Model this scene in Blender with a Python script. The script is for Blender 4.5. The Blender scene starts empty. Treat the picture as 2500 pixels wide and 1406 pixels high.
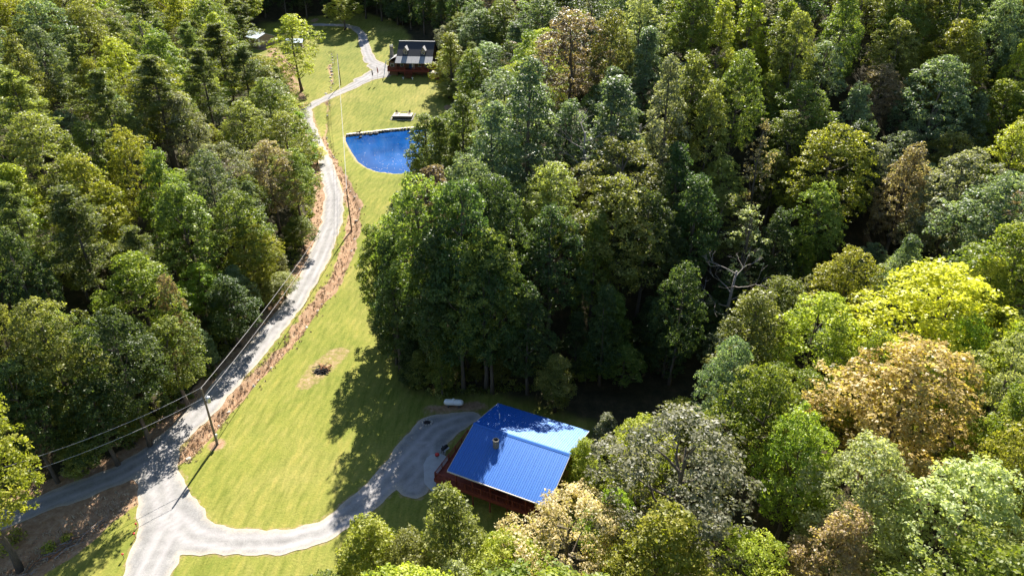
import bpy, bmesh, math, random
import numpy as np
from mathutils import Vector, Matrix

scene = bpy.context.scene
R_ = math.radians

# ------------------------------------------------------------------ camera
CAM_H, PITCH, FPX = 67.0, R_(30.0), 1667.0
cam = bpy.data.cameras.new('camera')
cam.lens, cam.sensor_width = 24.0, 36.0
cam.clip_start, cam.clip_end = 1.0, 6000.0
cam_o = bpy.data.objects.new('camera', cam)
cam_o.location = (0, 0, CAM_H)
cam_o.rotation_euler = (R_(90) - PITCH, 0, 0)
scene.collection.objects.link(cam_o)
scene.camera = cam_o

# ------------------------------------------------------------------ sky, sun, exposure
SUN_EL, SUN_AZ = R_(39.5), R_(6.0)          # the sun stands ahead, a little to the right of the view
world = bpy.data.worlds.new('World')
scene.world = world
world.use_nodes = True
wn = world.node_tree.nodes
sky = wn.new('ShaderNodeTexSky')
sky.sky_type = 'NISHITA'
sky.sun_disc = False
sky.sun_elevation = SUN_EL
sky.sun_rotation = SUN_AZ
sky.altitude = 400
sky.air_density, sky.dust_density, sky.ozone_density = 1.0, 0.4, 1.5
bg = wn['Background']
world.node_tree.links.new(sky.outputs[0], bg.inputs[0])
bg.inputs[1].default_value = 0.066
sun = bpy.data.lights.new('sun', 'SUN')
sun.energy, sun.angle, sun.color = 5.0, R_(0.53), (1.0, 0.95, 0.86)
sun_o = bpy.data.objects.new('sun', sun)
sdir = Vector((math.sin(SUN_AZ) * math.cos(SUN_EL), math.cos(SUN_AZ) * math.cos(SUN_EL), math.sin(SUN_EL)))
sun_o.rotation_euler = sdir.to_track_quat('Z', 'Y').to_euler()
sun_o.location = (30, 200, 150)
scene.collection.objects.link(sun_o)
scene.view_settings.view_transform = 'Standard'
scene.view_settings.look = 'None'
scene.view_settings.exposure = 1.72
scene.view_settings.gamma = 1.0
scene.view_settings.use_curve_mapping = False
scene.cycles.max_bounces = 4
scene.cycles.diffuse_bounces = 2
scene.cycles.transmission_bounces = 3
scene.cycles.glossy_bounces = 2
scene.cycles.use_denoising = True
scene.cycles.use_adaptive_sampling = True
scene.cycles.adaptive_threshold = 0.02

# ------------------------------------------------------------------ helpers: numbers
def vnoise(x, y, scale, seed=0):
    x = np.asarray(x, float) / scale + seed * 17.13
    y = np.asarray(y, float) / scale + seed * 31.7
    xi, yi = np.floor(x), np.floor(y)
    fx, fy = x - xi, y - yi
    fx, fy = fx * fx * (3 - 2 * fx), fy * fy * (3 - 2 * fy)
    def h(a, b):
        v = np.sin(a * 127.1 + b * 311.7 + seed * 74.7) * 43758.5453
        return v - np.floor(v)
    return (h(xi, yi) * (1 - fx) * (1 - fy) + h(xi + 1, yi) * fx * (1 - fy) + h(xi, yi + 1) * (1 - fx) * fy + h(xi + 1, yi + 1) * fx * fy) * 2 - 1

def fbm(x, y, scale, seed=0, octv=3):
    return sum(vnoise(x, y, scale / 2 ** k, seed + k * 5) / 2 ** k for k in range(octv)) / 1.75

_yt = np.arange(-400.0, 1500.0, 1.0)
_zt = np.interp(_yt, [-400, 110, 140, 165, 212, 255, 300, 340, 400, 600, 1500], [0, 0, 1.4, 2.9, 3.4, 8.0, 13.5, 18, 24, 40, 60])
_k = np.exp(-0.5 * (np.arange(-12, 13) / 4.5) ** 2); _k /= _k.sum()
_zt = np.convolve(np.pad(_zt, 12, mode='edge'), _k, 'valid')
def zv(y):
    return np.interp(y, _yt, _zt)

SP, CP = math.sin(PITCH), math.cos(PITCH)
def ray(px, py):
    u, v = (px - 1250) / FPX, (703 - py) / FPX
    return u, CP + v * SP, -SP + v * CP
def at(px, py, dz=0.0):
    """where the line of sight through a point of the photograph meets the valley floor"""
    u, fy, fz = ray(px, py)
    lo, hi = 10.0, 900.0
    for t in np.arange(20.0, 900.0, 1.0):
        if CAM_H + fz * t < zv(fy * t) + dz:
            lo, hi = t - 1, t; break
    for _ in range(20):
        m = (lo + hi) / 2
        if CAM_H + fz * m < zv(fy * m) + dz: hi = m
        else: lo = m
    return np.array([u * hi, fy * hi])
def atz(px, py, z):
    u, fy, fz = ray(px, py); t = (z - CAM_H) / fz
    return np.array([u * t, fy * t])
def proj(x, y, z):
    d = z - CAM_H
    w = y * CP - d * SP
    w = np.where(w < 1.0, 1.0, w)
    return 1250 + FPX * x / w, 703 - FPX * (y * SP + d * CP) / w, w

def seg_dist(x, y, poly, closed=False, rad=None):
    """distance to a polyline; with rad, distance minus the interpolated radius"""
    pts = [np.asarray(p, float) for p in poly]
    n = len(pts)
    best = np.full(np.shape(x), 1e9)
    for i in range(n if closed else n - 1):
        a, b = pts[i], pts[(i + 1) % n]
        ab = b - a
        L2 = ab @ ab + 1e-9
        t = np.clip(((x - a[0]) * ab[0] + (y - a[1]) * ab[1]) / L2, 0, 1)
        d = np.hypot(x - a[0] - t * ab[0], y - a[1] - t * ab[1])
        if rad is not None:
            d = d - (rad[i] * (1 - t) + rad[(i + 1) % n] * t)
        best = np.minimum(best, d)
    return best
def inside(x, y, poly):
    x, y = np.asarray(x, float), np.asarray(y, float)
    r = np.zeros(x.shape, bool)
    n = len(poly)
    for i in range(n):
        (x1, y1), (x2, y2) = poly[i], poly[(i + 1) % n]
        if y1 == y2: continue
        c = ((y1 > y) != (y2 > y)) & (x < (x2 - x1) * (y - y1) / (y2 - y1) + x1)
        r ^= c
    return r
def smooth(a, b, x):
    t = np.clip((x - a) / (b - a), 0, 1)
    return t * t * (3 - 2 * t)

# ------------------------------------------------------------------ layout of the valley (metres)
left_edge = [at(*p) for p in [(0, 1228), (200, 1180), (330, 1128), (430, 1045), (480, 980), (560, 880), (640, 770), (735, 640), (772, 530), (770, 450), (765, 390), (752, 330), (735, 270), (690, 215), (640, 175), (580, 140), (545, 100)]]
far_edge = [at(*p) for p in [(690, 50), (880, 30), (975, 58)]]
right_edge = [at(*p) for p in [(1010, 110), (1075, 120), (1090, 180), (1105, 240), (1110, 310), (1080, 370), (1030, 430), (985, 490), (955, 600), (940, 750), (950, 860), (1000, 955), (1080, 972), (1200, 962)]]
low_poly = [np.array([-400.0, -60.0]), np.array([-400.0, 30.0]), np.array([-75.0, 59.0])] + left_edge + far_edge + right_edge + [np.array(p) for p in [(14.0, 84.0), (50.0, 100.0), (95.0, 124.0), (220.0, 190.0), (420.0, 260.0), (420.0, -60.0)]]
open_poly = [np.array([-90.0, 20.0]), np.array([-90.0, 58.0]), np.array([-75.0, 59.0])] + left_edge + far_edge + right_edge + [np.array(p) for p in [(2.0, 81.5), (11.5, 76.0), (12.0, 66.0), (6.0, 56.0), (-8.0, 52.0), (-20.0, 48.0), (-24.0, 20.0)]]

POND_Z = 2.75
pond_poly = [atz(px, py, POND_Z) for px, py in [(841, 338), (845, 333), (900, 327), (960, 320), (1020, 315), (1060, 318), (1085, 345), (1075, 380), (1040, 415), (1000, 425), (960, 426), (920, 421), (895, 412), (872, 396), (858, 375), (848, 358), (842, 346)]]

def rd(lst):
    return [at(a, b) for a, b, r in lst], [r for a, b, r in lst]
ROADS = [
    rd([(-140, 1315, 1.9), (0, 1268, 1.9), (150, 1212, 1.9), (290, 1160, 2.0), (390, 1102, 2.2), (470, 1026, 2.2), (560, 930, 2.15), (640, 838, 2.1), (715, 742, 2.1), (775, 640, 2.2), (810, 545, 2.4), (816, 480, 2.3), (803, 425, 2.0), (790, 385, 1.8), (772, 345, 1.7), (752, 300, 1.7), (748, 268, 1.7), (775, 250, 1.7), (805, 236, 1.9), (850, 216, 2.2), (890, 196, 2.6), (915, 176, 2.8)]),
    rd([(930, 160, 2.2), (905, 150, 2.4), (895, 128, 2.1), (888, 104, 1.9), (884, 84, 1.9), (868, 70, 1.9), (840, 62, 1.9), (770, 61, 1.9)]),
    rd([(880, 196, 2.6), (930, 182, 4.2), (938, 170, 4.4), (915, 160, 3.0)]),
    rd([(400, 1100, 2.2), (385, 1160, 2.6), (398, 1220, 3.1), (415, 1280, 3.5), (375, 1360, 3.0), (345, 1440, 2.6), (310, 1520, 2.6)]),
    rd([(420, 1260, 3.3), (470, 1310, 2.6), (560, 1325, 1.9), (690, 1322, 1.8), (790, 1296, 1.8), (865, 1245, 1.9), (930, 1190, 2.1), (990, 1130, 2.7), (1035, 1080, 3.3), (1065, 1048, 3.2), (1110, 1030, 2.2), (1150, 1020, 1.6)]),
    rd([(1035, 1090, 3.0), (1040, 1150, 2.5), (1010, 1185, 2.2)]),
]
CREEK_PX = [(440, 1122), (490, 1072), (545, 1003), (600, 945), (650, 893), (715, 826), (775, 742), (815, 690), (843, 630), (860, 570), (868, 505), (845, 450), (815, 400), (800, 365), (790, 335), (797, 305), (793, 280), (800, 262), (796, 243)]
creek = [at(*p) for p in CREEK_PX]
creek_r = [.8, .95, .95, .95, 1.0, 1.05, 1.2, 1.3, 1.3, 1.4, 1.5, 1.3, 1.1, .8, 0.1, 0.25, 0.1, 0.4, .6]
creek2 = [at(*p) for p in [(797, 232), (806, 212), (812, 190), (804, 165), (812, 148), (806, 128)]]
BRUSH = [at(*p) for p in [(325, 1203), (265, 1245), (200, 1285), (130, 1328), (60, 1370), (-10, 1410), (-90, 1450)]]
BURN = [at(745, 938), at(785, 898), at(825, 862)]

def road_d(x, y):
    d = np.full(np.shape(x), 1e9)
    for p, r in ROADS:
        d = np.minimum(d, seg_dist(x, y, p, rad=r))
    return d + 0.42 * fbm(x, y, 2.6, 3) + 0.20 * vnoise(x, y, 1.1, 9)

ANCH = np.array([(-60, 110, .40), (-110, 90, .36), (-80, 170, .42), (-95, 250, .34), (-200, 200, .30), (0, 110, .66), (10, 130, .64), (-20, 200, .46), (40, 140, .66), (90, 160, .66), (60, 230, .34), (0, 280, .40), (-40, 340, .62), (-110, 360, .62), (150, 220, .42), (150, 320, .26), (-160, 340, .3), (-90, 50, .3)])
def hill_s(x, y):
    w = 0; s = 0
    for ax, ay, k in ANCH:
        g = 1.0 / (((x - ax) ** 2 + (y - ay) ** 2) + 400.0) ** 1.5
        w = w + g; s = s + g * k
    return s / w

def height(x, y, fine=True):
    x = np.asarray(x, float); y = np.asarray(y, float)
    ins = inside(x, y, low_poly)
    d = np.where(ins, 0.0, seg_dist(x, y, low_poly, True))
    g = np.where(d < 10, d * d / 20.0, d - 5.0)
    cap = 62.0 + 33.0 * smooth(-15.0, -55.0, x)
    g = cap * (1 - np.exp(-g / cap))
    z = zv(y) + hill_s(x, y) * g * 1.12
    z = z + 2.2 * fbm(x, y, 45.0, 2) * smooth(4, 40, d)
    z = z + np.where(ins | (d < 60), .10 * np.clip(x - 20, 0, 120), .10 * np.clip(x - 20, 0, 120))
    if not fine: return z
    z = z + 0.10 * fbm(x, y, 9.0, 4)
    rdist = road_d(x, y)
    near = smooth(0.2, 1.2, rdist)
    c1 = seg_dist(x, y, creek); c2 = seg_dist(x, y, creek2); c3 = seg_dist(x, y, BRUSH)
    wob = 0.35 * fbm(x, y, 1.6, 8)
    z = z - near * (0.85 * np.exp(-((c1 + wob) / .62) ** 2) + 0.25 * np.exp(-(c1 / 1.7) ** 2))
    z = z - near * 0.5 * np.exp(-((c2 + wob) / .8) ** 2)
    z = z - smooth(0.2, 4.0, rdist) * 0.6 * np.exp(-((c3 + wob) / 1.8) ** 2)
    c4 = np.minimum(np.minimum(c1, c2), c3)
    z = z + 0.07 * vnoise(x, y, .75, 6) * near * np.exp(-(c4 / 1.6) ** 2)
    # pond
    pin = inside(x, y, pond_poly)
    pd = seg_dist(x, y, pond_poly, True)
    pd = np.where(pin, -pd, pd)
    bank = np.maximum(POND_Z + 0.16 + 0.05 * fbm(x, y, 2.0, 5), z)
    lvl = np.where(pd < 0, POND_Z + 0.12 - 0.9 * smooth(0, 1.4, -pd), z * smooth(0, 7, pd) + (POND_Z + 0.3) * (1 - smooth(0, 7, pd)))
    z = np.where(pd < 7, lvl, z)
    return z
def hz(x, y):
    return float(height(np.array([x]), np.array([y]))[0])

# ------------------------------------------------------------------ helpers: objects
COL = scene.collection
def link(o, parent=None):
    COL.objects.link(o)
    if parent is not None: o.parent = parent
    return o
def tag(o, label=None, cat=None, group=None, kind=None):
    if label: o['label'] = label
    if cat: o['category'] = cat
    if group: o['group'] = group
    if kind: o['kind'] = kind
    return o
def empty(name, loc, rz=0.0, parent=None):
    o = bpy.data.objects.new(name, None)
    o.empty_display_size = 0.3
    o.location = loc; o.rotation_euler = (0, 0, rz)
    return link(o, parent)

def np_mesh(name, verts, faces, mats, attrs=None, mat_idx=None, smooth_=False):
    """faces: an (n,k) integer array"""
    me = bpy.data.meshes.new(name)
    verts = np.asarray(verts, np.float32); faces = np.asarray(faces, np.int32)
    n, k = faces.shape
    me.vertices.add(len(verts)); me.vertices.foreach_set('co', verts.ravel())
    me.loops.add(n * k); me.loops.foreach_set('vertex_index', faces.ravel())
    me.polygons.add(n)
    me.polygons.foreach_set('loop_start', np.arange(0, n * k, k, dtype=np.int32))
    me.polygons.foreach_set('loop_total', np.full(n, k, np.int32))
    for m in (mats if isinstance(mats, (list, tuple)) else [mats]): me.materials.append(m)
    if mat_idx is not None: me.polygons.foreach_set('material_index', np.asarray(mat_idx, np.int32))
    if smooth_: me.polygons.foreach_set('use_smooth', np.ones(n, bool))
    for an, (dom, vals) in (attrs or {}).items():
        a = me.attributes.new(an, 'FLOAT', dom); a.data.foreach_set('value', np.asarray(vals, np.float32))
    me.update(calc_edges=True)
    return me

class MB:
    """collects boxes, bars, prisms and tubes; build() links them as one mesh object"""
    def __init__(s): s.v, s.f = [], []
    def add(s, vs, fs):
        n = len(s.v)
        s.v += [tuple(map(float, v)) for v in vs]; s.f += [tuple(i + n for i in f) for f in fs]; return s
    def box(s, x0, x1, y0, y1, z0, z1):
        return s.add([(x0, y0, z0), (x1, y0, z0), (x1, y1, z0), (x0, y1, z0), (x0, y0, z1), (x1, y0, z1), (x1, y1, z1), (x0, y1, z1)],
                     [(0, 3, 2, 1), (4, 5, 6, 7), (0, 1, 5, 4), (1, 2, 6, 5), (2, 3, 7, 6), (3, 0, 4, 7)])
    def bar(s, p, q, w, h=None):
        h = h or w
        p, q = Vector(p), Vector(q); d = (q - p).normalized()
        a = d.cross(Vector((0, 0, 1)))
        if a.length < 1e-3: a = Vector((1, 0, 0))
        a.normalize(); b = a.cross(d).normalized()
        vs = []
        for c in (p, q):
            for i, j in ((-1, -1), (1, -1), (1, 1), (-1, 1)): vs.append(c + a * (i * w / 2) + b * (j * h / 2))
        return s.add(vs, [(0, 1, 2, 3), (7, 6, 5, 4), (0, 4, 5, 1), (1, 5, 6, 2), (2, 6, 7, 3), (3, 7, 4, 0)])
    def poly(s, pts, off):
        """a flat outline given depth by the vector off"""
        n = len(pts); o = Vector(off)
        vs = [Vector(p) for p in pts] + [Vector(p) + o for p in pts]
        return s.add(vs, [tuple(range(n - 1, -1, -1)), tuple(range(n, 2 * n))] + [(i, (i + 1) % n, n + (i + 1) % n, n + i) for i in range(n)])
    def tube(s, pts, rad, n=8, cap=True):
        pts = [Vector(p) for p in pts]; base = len(s.v); vs = []; fs = []
        up = Vector((0, 0, 1)); pa = None
        for i, p in enumerate(pts):
            d = (pts[min(i + 1, len(pts) - 1)] - pts[max(i - 1, 0)]).normalized()
            a = d.cross(up) if pa is None else pa - d * pa.dot(d)
            if a.length < 1e-3: a = d.cross(Vector((1, 0, 0)))
            a.normalize(); pa = a; b = d.cross(a)
            r = rad[i] if hasattr(rad, '__len__') else rad
            for k in range(n):
                t = 2 * math.pi * k / n; vs.append(p + a * (r * math.cos(t)) + b * (r * math.sin(t)))
        for i in range(len(pts) - 1):
            for k in range(n):
                fs.append((i * n + k, i * n + (k + 1) % n, (i + 1) * n + (k + 1) % n, (i + 1) * n + k))
        if cap: fs += [tuple(range(n - 1, -1, -1)), tuple(range((len(pts) - 1) * n, len(pts) * n))]
        return s.add(vs, fs)
    def lathe(s, prof, n=14, axis='z', c=(0, 0, 0)):
        vs = []; fs = []
        for r, h in prof:
            for k in range(n):
                t = 2 * math.pi * k / n; a, b = r * math.cos(t), r * math.sin(t)
                vs.append((c[0] + h, c[1] + a, c[2] + b) if axis == 'x' else (c[0] + a, c[1] + b, c[2] + h))
        for i in range(len(prof) - 1):
            for k in range(n): fs.append((i * n + k, i * n + (k + 1) % n, (i + 1) * n + (k + 1) % n, (i + 1) * n + k))
        fs += [tuple(range(n - 1, -1, -1)), tuple(range((len(prof) - 1) * n, len(prof) * n))]
        return s.add(vs, fs)
    def mesh(s, name, mat, smooth_=False):
        me = bpy.data.meshes.new(name); me.from_pydata(s.v, [], s.f)
        bm = bmesh.new(); bm.from_mesh(me); bmesh.ops.recalc_face_normals(bm, faces=bm.faces); bm.to_mesh(me); bm.free()
        if mat: me.materials.append(mat)
        if smooth_:
            me.polygons.foreach_set('use_smooth', np.ones(len(me.polygons), bool))
        me.update(); return me
    def build(s, name, mat, parent=None, loc=None, smooth_=False):
        o = bpy.data.objects.new(name, s.mesh(name, mat, smooth_))
        if loc is not None: o.location = loc
        return link(o, parent)
def inst(name, me, parent=None, loc=(0, 0, 0), rot=(0, 0, 0), sc=None):
    o = bpy.data.objects.new(name, me); o.location = loc; o.rotation_euler = rot
    if sc is not None: o.scale = sc
    return link(o, parent)

# ------------------------------------------------------------------ materials
def new_mat(name):
    m = bpy.data.materials.new(name); m.use_nodes = True
    nt = m.node_tree; return m, nt, nt.nodes['Principled BSDF']
def noise_node(nt, scale, detail=4, rough=.6, coord='Object', stretch=None):
    tc = nt.nodes.new('ShaderNodeTexCoord'); n = nt.nodes.new('ShaderNodeTexNoise')
    n.inputs['Scale'].default_value = scale; n.inputs['Detail'].default_value = detail; n.inputs['Roughness'].default_value = rough
    if stretch:
        mp = nt.nodes.new('ShaderNodeMapping'); mp.inputs['Scale'].default_value = stretch[:3]
        if len(stretch) > 3: mp.inputs['Rotation'].default_value = (0, 0, stretch[3])
        nt.links.new(tc.outputs[coord], mp.inputs[0]); nt.links.new(mp.outputs[0], n.inputs['Vector'])
    else: nt.links.new(tc.outputs[coord], n.inputs['Vector'])
    return n
def ramp(nt, fac, stops):
    r = nt.nodes.new('ShaderNodeValToRGB'); e = r.color_ramp.elements
    while len(e) < len(stops): e.new(0.5)
    for i, (p, c) in enumerate(stops): e[i].position = p; e[i].color = (*c, 1)
    nt.links.new(fac, r.inputs[0]); return r.outputs[0]
def mixc(nt, fac, a, b, mode='MIX'):
    m = nt.nodes.new('ShaderNodeMix'); m.data_type = 'RGBA'; m.blend_type = mode
    for s, v in ((m.inputs[0], fac), (m.inputs[6], a), (m.inputs[7], b)):
        if hasattr(v, 'is_linked') or hasattr(v, 'links'): nt.links.new(v, s)
        elif isinstance(v, (int, float)): s.default_value = v
        else: s.default_value = (*v, 1)
    return m.outputs[2]
def math_n(nt, op, a, b=0.0):
    m = nt.nodes.new('ShaderNodeMath'); m.operation = op
    for s, v in ((m.inputs[0], a), (m.inputs[1], b)):
        if isinstance(v, (int, float)): s.default_value = v
        else: nt.links.new(v, s)
    return m.outputs[0]
def bump(nt, bsdf, h, strength=.4, dist=.05):
    b = nt.nodes.new('ShaderNodeBump'); b.inputs['Strength'].default_value = strength; b.inputs['Distance'].default_value = dist
    nt.links.new(h, b.inputs['Height']); nt.links.new(b.outputs[0], bsdf.inputs['Normal'])
def plain(name, c1, c2=None, scale=3.0, rough=.8, metal=0.0, bmp=0.0, stretch=None, spec=.3):
    m, nt, b = new_mat(name)
    c2 = c2 or tuple(v * .7 for v in c1)
    n = noise_node(nt, scale, 5, .65, 'Object', stretch)
    nt.links.new(ramp(nt, n.outputs[0], [(.3, c2), (.7, c1)]), b.inputs['Base Color'])
    b.inputs['Roughness'].default_value = rough; b.inputs['Metallic'].default_value = metal
    b.inputs['Specular IOR Level'].default_value = spec
    if bmp: bump(nt, b, n.outputs[0], bmp, .04)
    return m

M = {}
M['bark'] = plain('bark', (.16, .13, .10), (.06, .05, .04), 6, .95, stretch=(3, 3, .5))
M['pale_bark'] = plain('pale_bark', (.42, .38, .34), (.24, .21, .18), 4, .95, stretch=(3, 3, .6))
M['dead_wood'] = plain('dead_wood', (.36, .32, .29), (.18, .15, .13), 5, .9)
M['pole_wood'] = plain('pole_wood', (.26, .20, .14), (.13, .10, .07), 5, .9, stretch=(6, 6, .4))
M['wire'] = plain('wire', (.45, .43, .42), (.35, .33, .32), 1, .5, .3)
M['steel'] = plain('steel', (.62, .64, .66), (.5, .52, .54), 3, .45, .6)
M['blue_metal'] = plain('blue_metal', (.002, .088, .40), (.002, .070, .34), .8, .45, 0.0, spec=.8)
for n_ in M['blue_metal'].node_tree.nodes:
    if n_.type == 'BSDF_PRINCIPLED': n_.inputs['Specular Tint'].default_value = (.62, .88, 1.0, 1); n_.inputs['IOR'].default_value = 1.6
M['fascia'] = plain('fascia', (.55, .50, .46), (.42, .38, .34), 2, .6)
M['red_stain'] = plain('red_stain', (.21, .045, .026), (.13, .028, .018), 3, .75, stretch=(1, 1, 4))
M['red_board'] = plain('red_board', (.24, .055, .032), (.15, .034, .022), 3, .75)
M['log_wall'] = plain('log_wall', (.20, .115, .06), (.12, .065, .035), 3, .8, stretch=(.6, .6, 6))
M['tan_wall'] = plain('tan_wall', (.34, .27, .18), (.25, .19, .13), 3, .8)
M['glass'] = plain('window_glass', (.03, .04, .05), (.02, .03, .04), 2, .08, spec=.6)
M['white_paint'] = plain('white_paint', (.78, .78, .76), (.68, .68, .66), 3, .45)
M['dark_shingle'] = plain('dark_shingle', (.055, .055, .06), (.035, .035, .04), 5, .9)
M['porch_metal'] = plain('porch_metal', (.34, .33, .32), (.27, .26, .26), 2, .6)
M['stone'] = plain('stone', (.48, .44, .39), (.26, .23, .20), 2.2, .9, bmp=.3)
M['dark_stone'] = plain('dark_stone', (.09, .085, .08), (.04, .04, .04), 2.2, .9, bmp=.3)
M['chimney_stone'] = plain('chimney_stone', (.30, .27, .22), (.12, .11, .09), 5, .95, bmp=.5)
M['black'] = plain('black_paint', (.025, .025, .027), (.015, .015, .016), 3, .5)
M['red_plastic'] = plain('red_plastic', (.55, .045, .035), (.42, .03, .025), 3, .5)
M['dish_blue'] = plain('dish_blue', (.50, .64, .72), (.42, .56, .64), 3, .4)
M['rust_log'] = plain('rust_log', (.42, .19, .08), (.16, .07, .035), 3, .9)
M['char'] = plain('char', (.035, .03, .028), (.015, .013, .012), 4, .95)
M['pale_roof'] = plain('pale_roof', (.60, .68, .72), (.50, .58, .62), 2, .45)
M['fur'] = plain('dark_fur', (.022, .018, .015), (.012, .010, .009), 12, .9)
M['deck'] = plain('deck_boards', (.48, .42, .37), (.34, .29, .25), 3, .8, stretch=(8, .5, 1))
M['straw'] = plain('dry_straw', (.60, .48, .33), (.42, .31, .20), .7, .95)
M['weed'] = plain('weeds', (.16, .19, .035), (.08, .11, .02), .7, .9)

def mat_ground():
    m, nt, b = new_mat('ground')
    def attr(n):
        a = nt.nodes.new('ShaderNodeAttribute'); a.attribute_name = n; return a.outputs['Fac']
    big = noise_node(nt, .055, 4, .6).outputs[0]
    mid = noise_node(nt, .45, 6, .7).outputs[0]
    fine = noise_node(nt, 3.2, 6, .75).outputs[0]
    streak = noise_node(nt, .5, 4, .65, 'Object', (2.6, .28, 1, R_(-24))).outputs[0]
    g1 = ramp(nt, big, [(.30, (0.109, 0.144, 0.023)), (.5, (0.178, 0.191, 0.037)), (.72, (0.261, 0.235, 0.070))])
    g2 = ramp(nt, mid, [(.25, (0.104, 0.144, 0.021)), (.5, (0.196, 0.200, 0.039)), (.78, (0.287, 0.248, 0.078))])
    g = mixc(nt, .42, g1, g2)
    g = mixc(nt, .75, g, ramp(nt, streak, [(.28, (.55, .60, .45)), (.5, (1, .98, 1)), (.75, (1.38, 1.16, 1.25))]), 'MULTIPLY')
    g = mixc(nt, .75, g, ramp(nt, fine, [(.25, (.55, .60, .5)), (.5, (1, 1, 1)), (.78, (1.35, 1.28, 1.25))]), 'MULTIPLY')
    wv = nt.nodes.new('ShaderNodeTexWave'); wv.bands_direction = 'X'; wv.inputs['Scale'].default_value = .23; wv.inputs['Distortion'].default_value = 3.0; wv.inputs['Detail'].default_value = 2; wv.inputs['Detail Scale'].default_value = .35
    wm = nt.nodes.new('ShaderNodeMapping'); wm.inputs['Rotation'].default_value = (0, 0, R_(18)); wt = nt.nodes.new('ShaderNodeTexCoord')
    nt.links.new(wt.outputs['Object'], wm.inputs[0]); nt.links.new(wm.outputs[0], wv.inputs['Vector'])
    g = mixc(nt, .5, g, ramp(nt, wv.outputs['Fac'], [(.2, (.86, .90, .84)), (.8, (1.08, 1.05, 1.08))]), 'MULTIPLY')
    dn = noise_node(nt, 1.1, 7, .75).outputs[0]
    d = ramp(nt, dn, [(.24, (.13, .078, .047)), (.42, (.25, .150, .088)), (.58, (.33, .220, .136)), (.76, (.42, .325, .225))])
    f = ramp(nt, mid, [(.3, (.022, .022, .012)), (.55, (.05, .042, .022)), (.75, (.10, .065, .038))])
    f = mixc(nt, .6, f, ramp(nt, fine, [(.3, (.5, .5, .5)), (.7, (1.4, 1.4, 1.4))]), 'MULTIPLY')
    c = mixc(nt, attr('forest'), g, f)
    edge = math_n(nt, 'ADD', attr('dirt'), math_n(nt, 'MULTIPLY', math_n(nt, 'SUBTRACT', dn, .5), .9))
    edge = math_n(nt, 'MULTIPLY', math_n(nt, 'SUBTRACT', edge, .35), 3.5)
    cl = nt.nodes.new('ShaderNodeClamp'); nt.links.new(edge, cl.inputs[0])
    c = mixc(nt, cl.outputs[0], c, d)
    c = mixc(nt, attr('stone'), c, ramp(nt, fine, [(.3, (.34, .30, .25)), (.7, (.62, .57, .50))]))
    nt.links.new(c, b.inputs['Base Color'])
    b.inputs['Roughness'].default_value = .95; b.inputs['Specular IOR Level'].default_value = .1
    bump(nt, b, math_n(nt, 'ADD', fine, mid), .8, .12)
    return m
def mat_gravel():
    m, nt, b = new_mat('gravel')
    a = nt.nodes.new('ShaderNodeAttribute'); a.attribute_name = 'track'
    e = nt.nodes.new('ShaderNodeAttribute'); e.attribute_name = 'edge'
    fine = noise_node(nt, 5.0, 6, .8).outputs[0]; mid = noise_node(nt, .6, 5, .65).outputs[0]
    c = ramp(nt, mid, [(.3, (.175, .168, .160)), (.55, (.240, .231, .220)), (.75, (.290, .276, .258))])
    c = mixc(nt, .8, c, ramp(nt, fine, [(.25, (.62, .62, .64)), (.5, (1, 1, 1)), (.75, (1.28, 1.26, 1.24))]), 'MULTIPLY')
    c = mixc(nt, math_n(nt, 'MULTIPLY', a.outputs['Fac'], .8), c, (0.392, 0.365, 0.361))
    c = mixc(nt, math_n(nt, 'MULTIPLY', e.outputs['Fac'], .75), c, ramp(nt, fine, [(.3, (0.348, 0.287, 0.209)), (.7, (0.522, 0.452, 0.365))]))
    nt.links.new(c, b.inputs['Base Color'])
    b.inputs['Roughness'].default_value = .95; b.inputs['Specular IOR Level'].default_value = .1
    bump(nt, b, fine, .7, .06)
    return m
def mat_water():
    m, nt, b = new_mat('pond_water')
    deep = noise_node(nt, .09, 2, .5).outputs[0]
    nt.links.new(ramp(nt, deep, [(.35, (.003, .036, .15)), (.65, (.006, .070, .25))]), b.inputs['Base Color'])  # blue of the reflected sky put into the base colour, mottled by noise
    b.inputs['Roughness'].default_value = .06
    b.inputs['IOR'].default_value = 1.33
    b.inputs['Specular IOR Level'].default_value = .5
    n = noise_node(nt, 1.6, 3, .5, 'Object', (1, 2.2, 1)).outputs[0]
    bump(nt, b, n, .06, .05)
    return m
M['ground'], M['gravel'], M['water'] = mat_ground(), mat_gravel(), mat_water()

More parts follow.
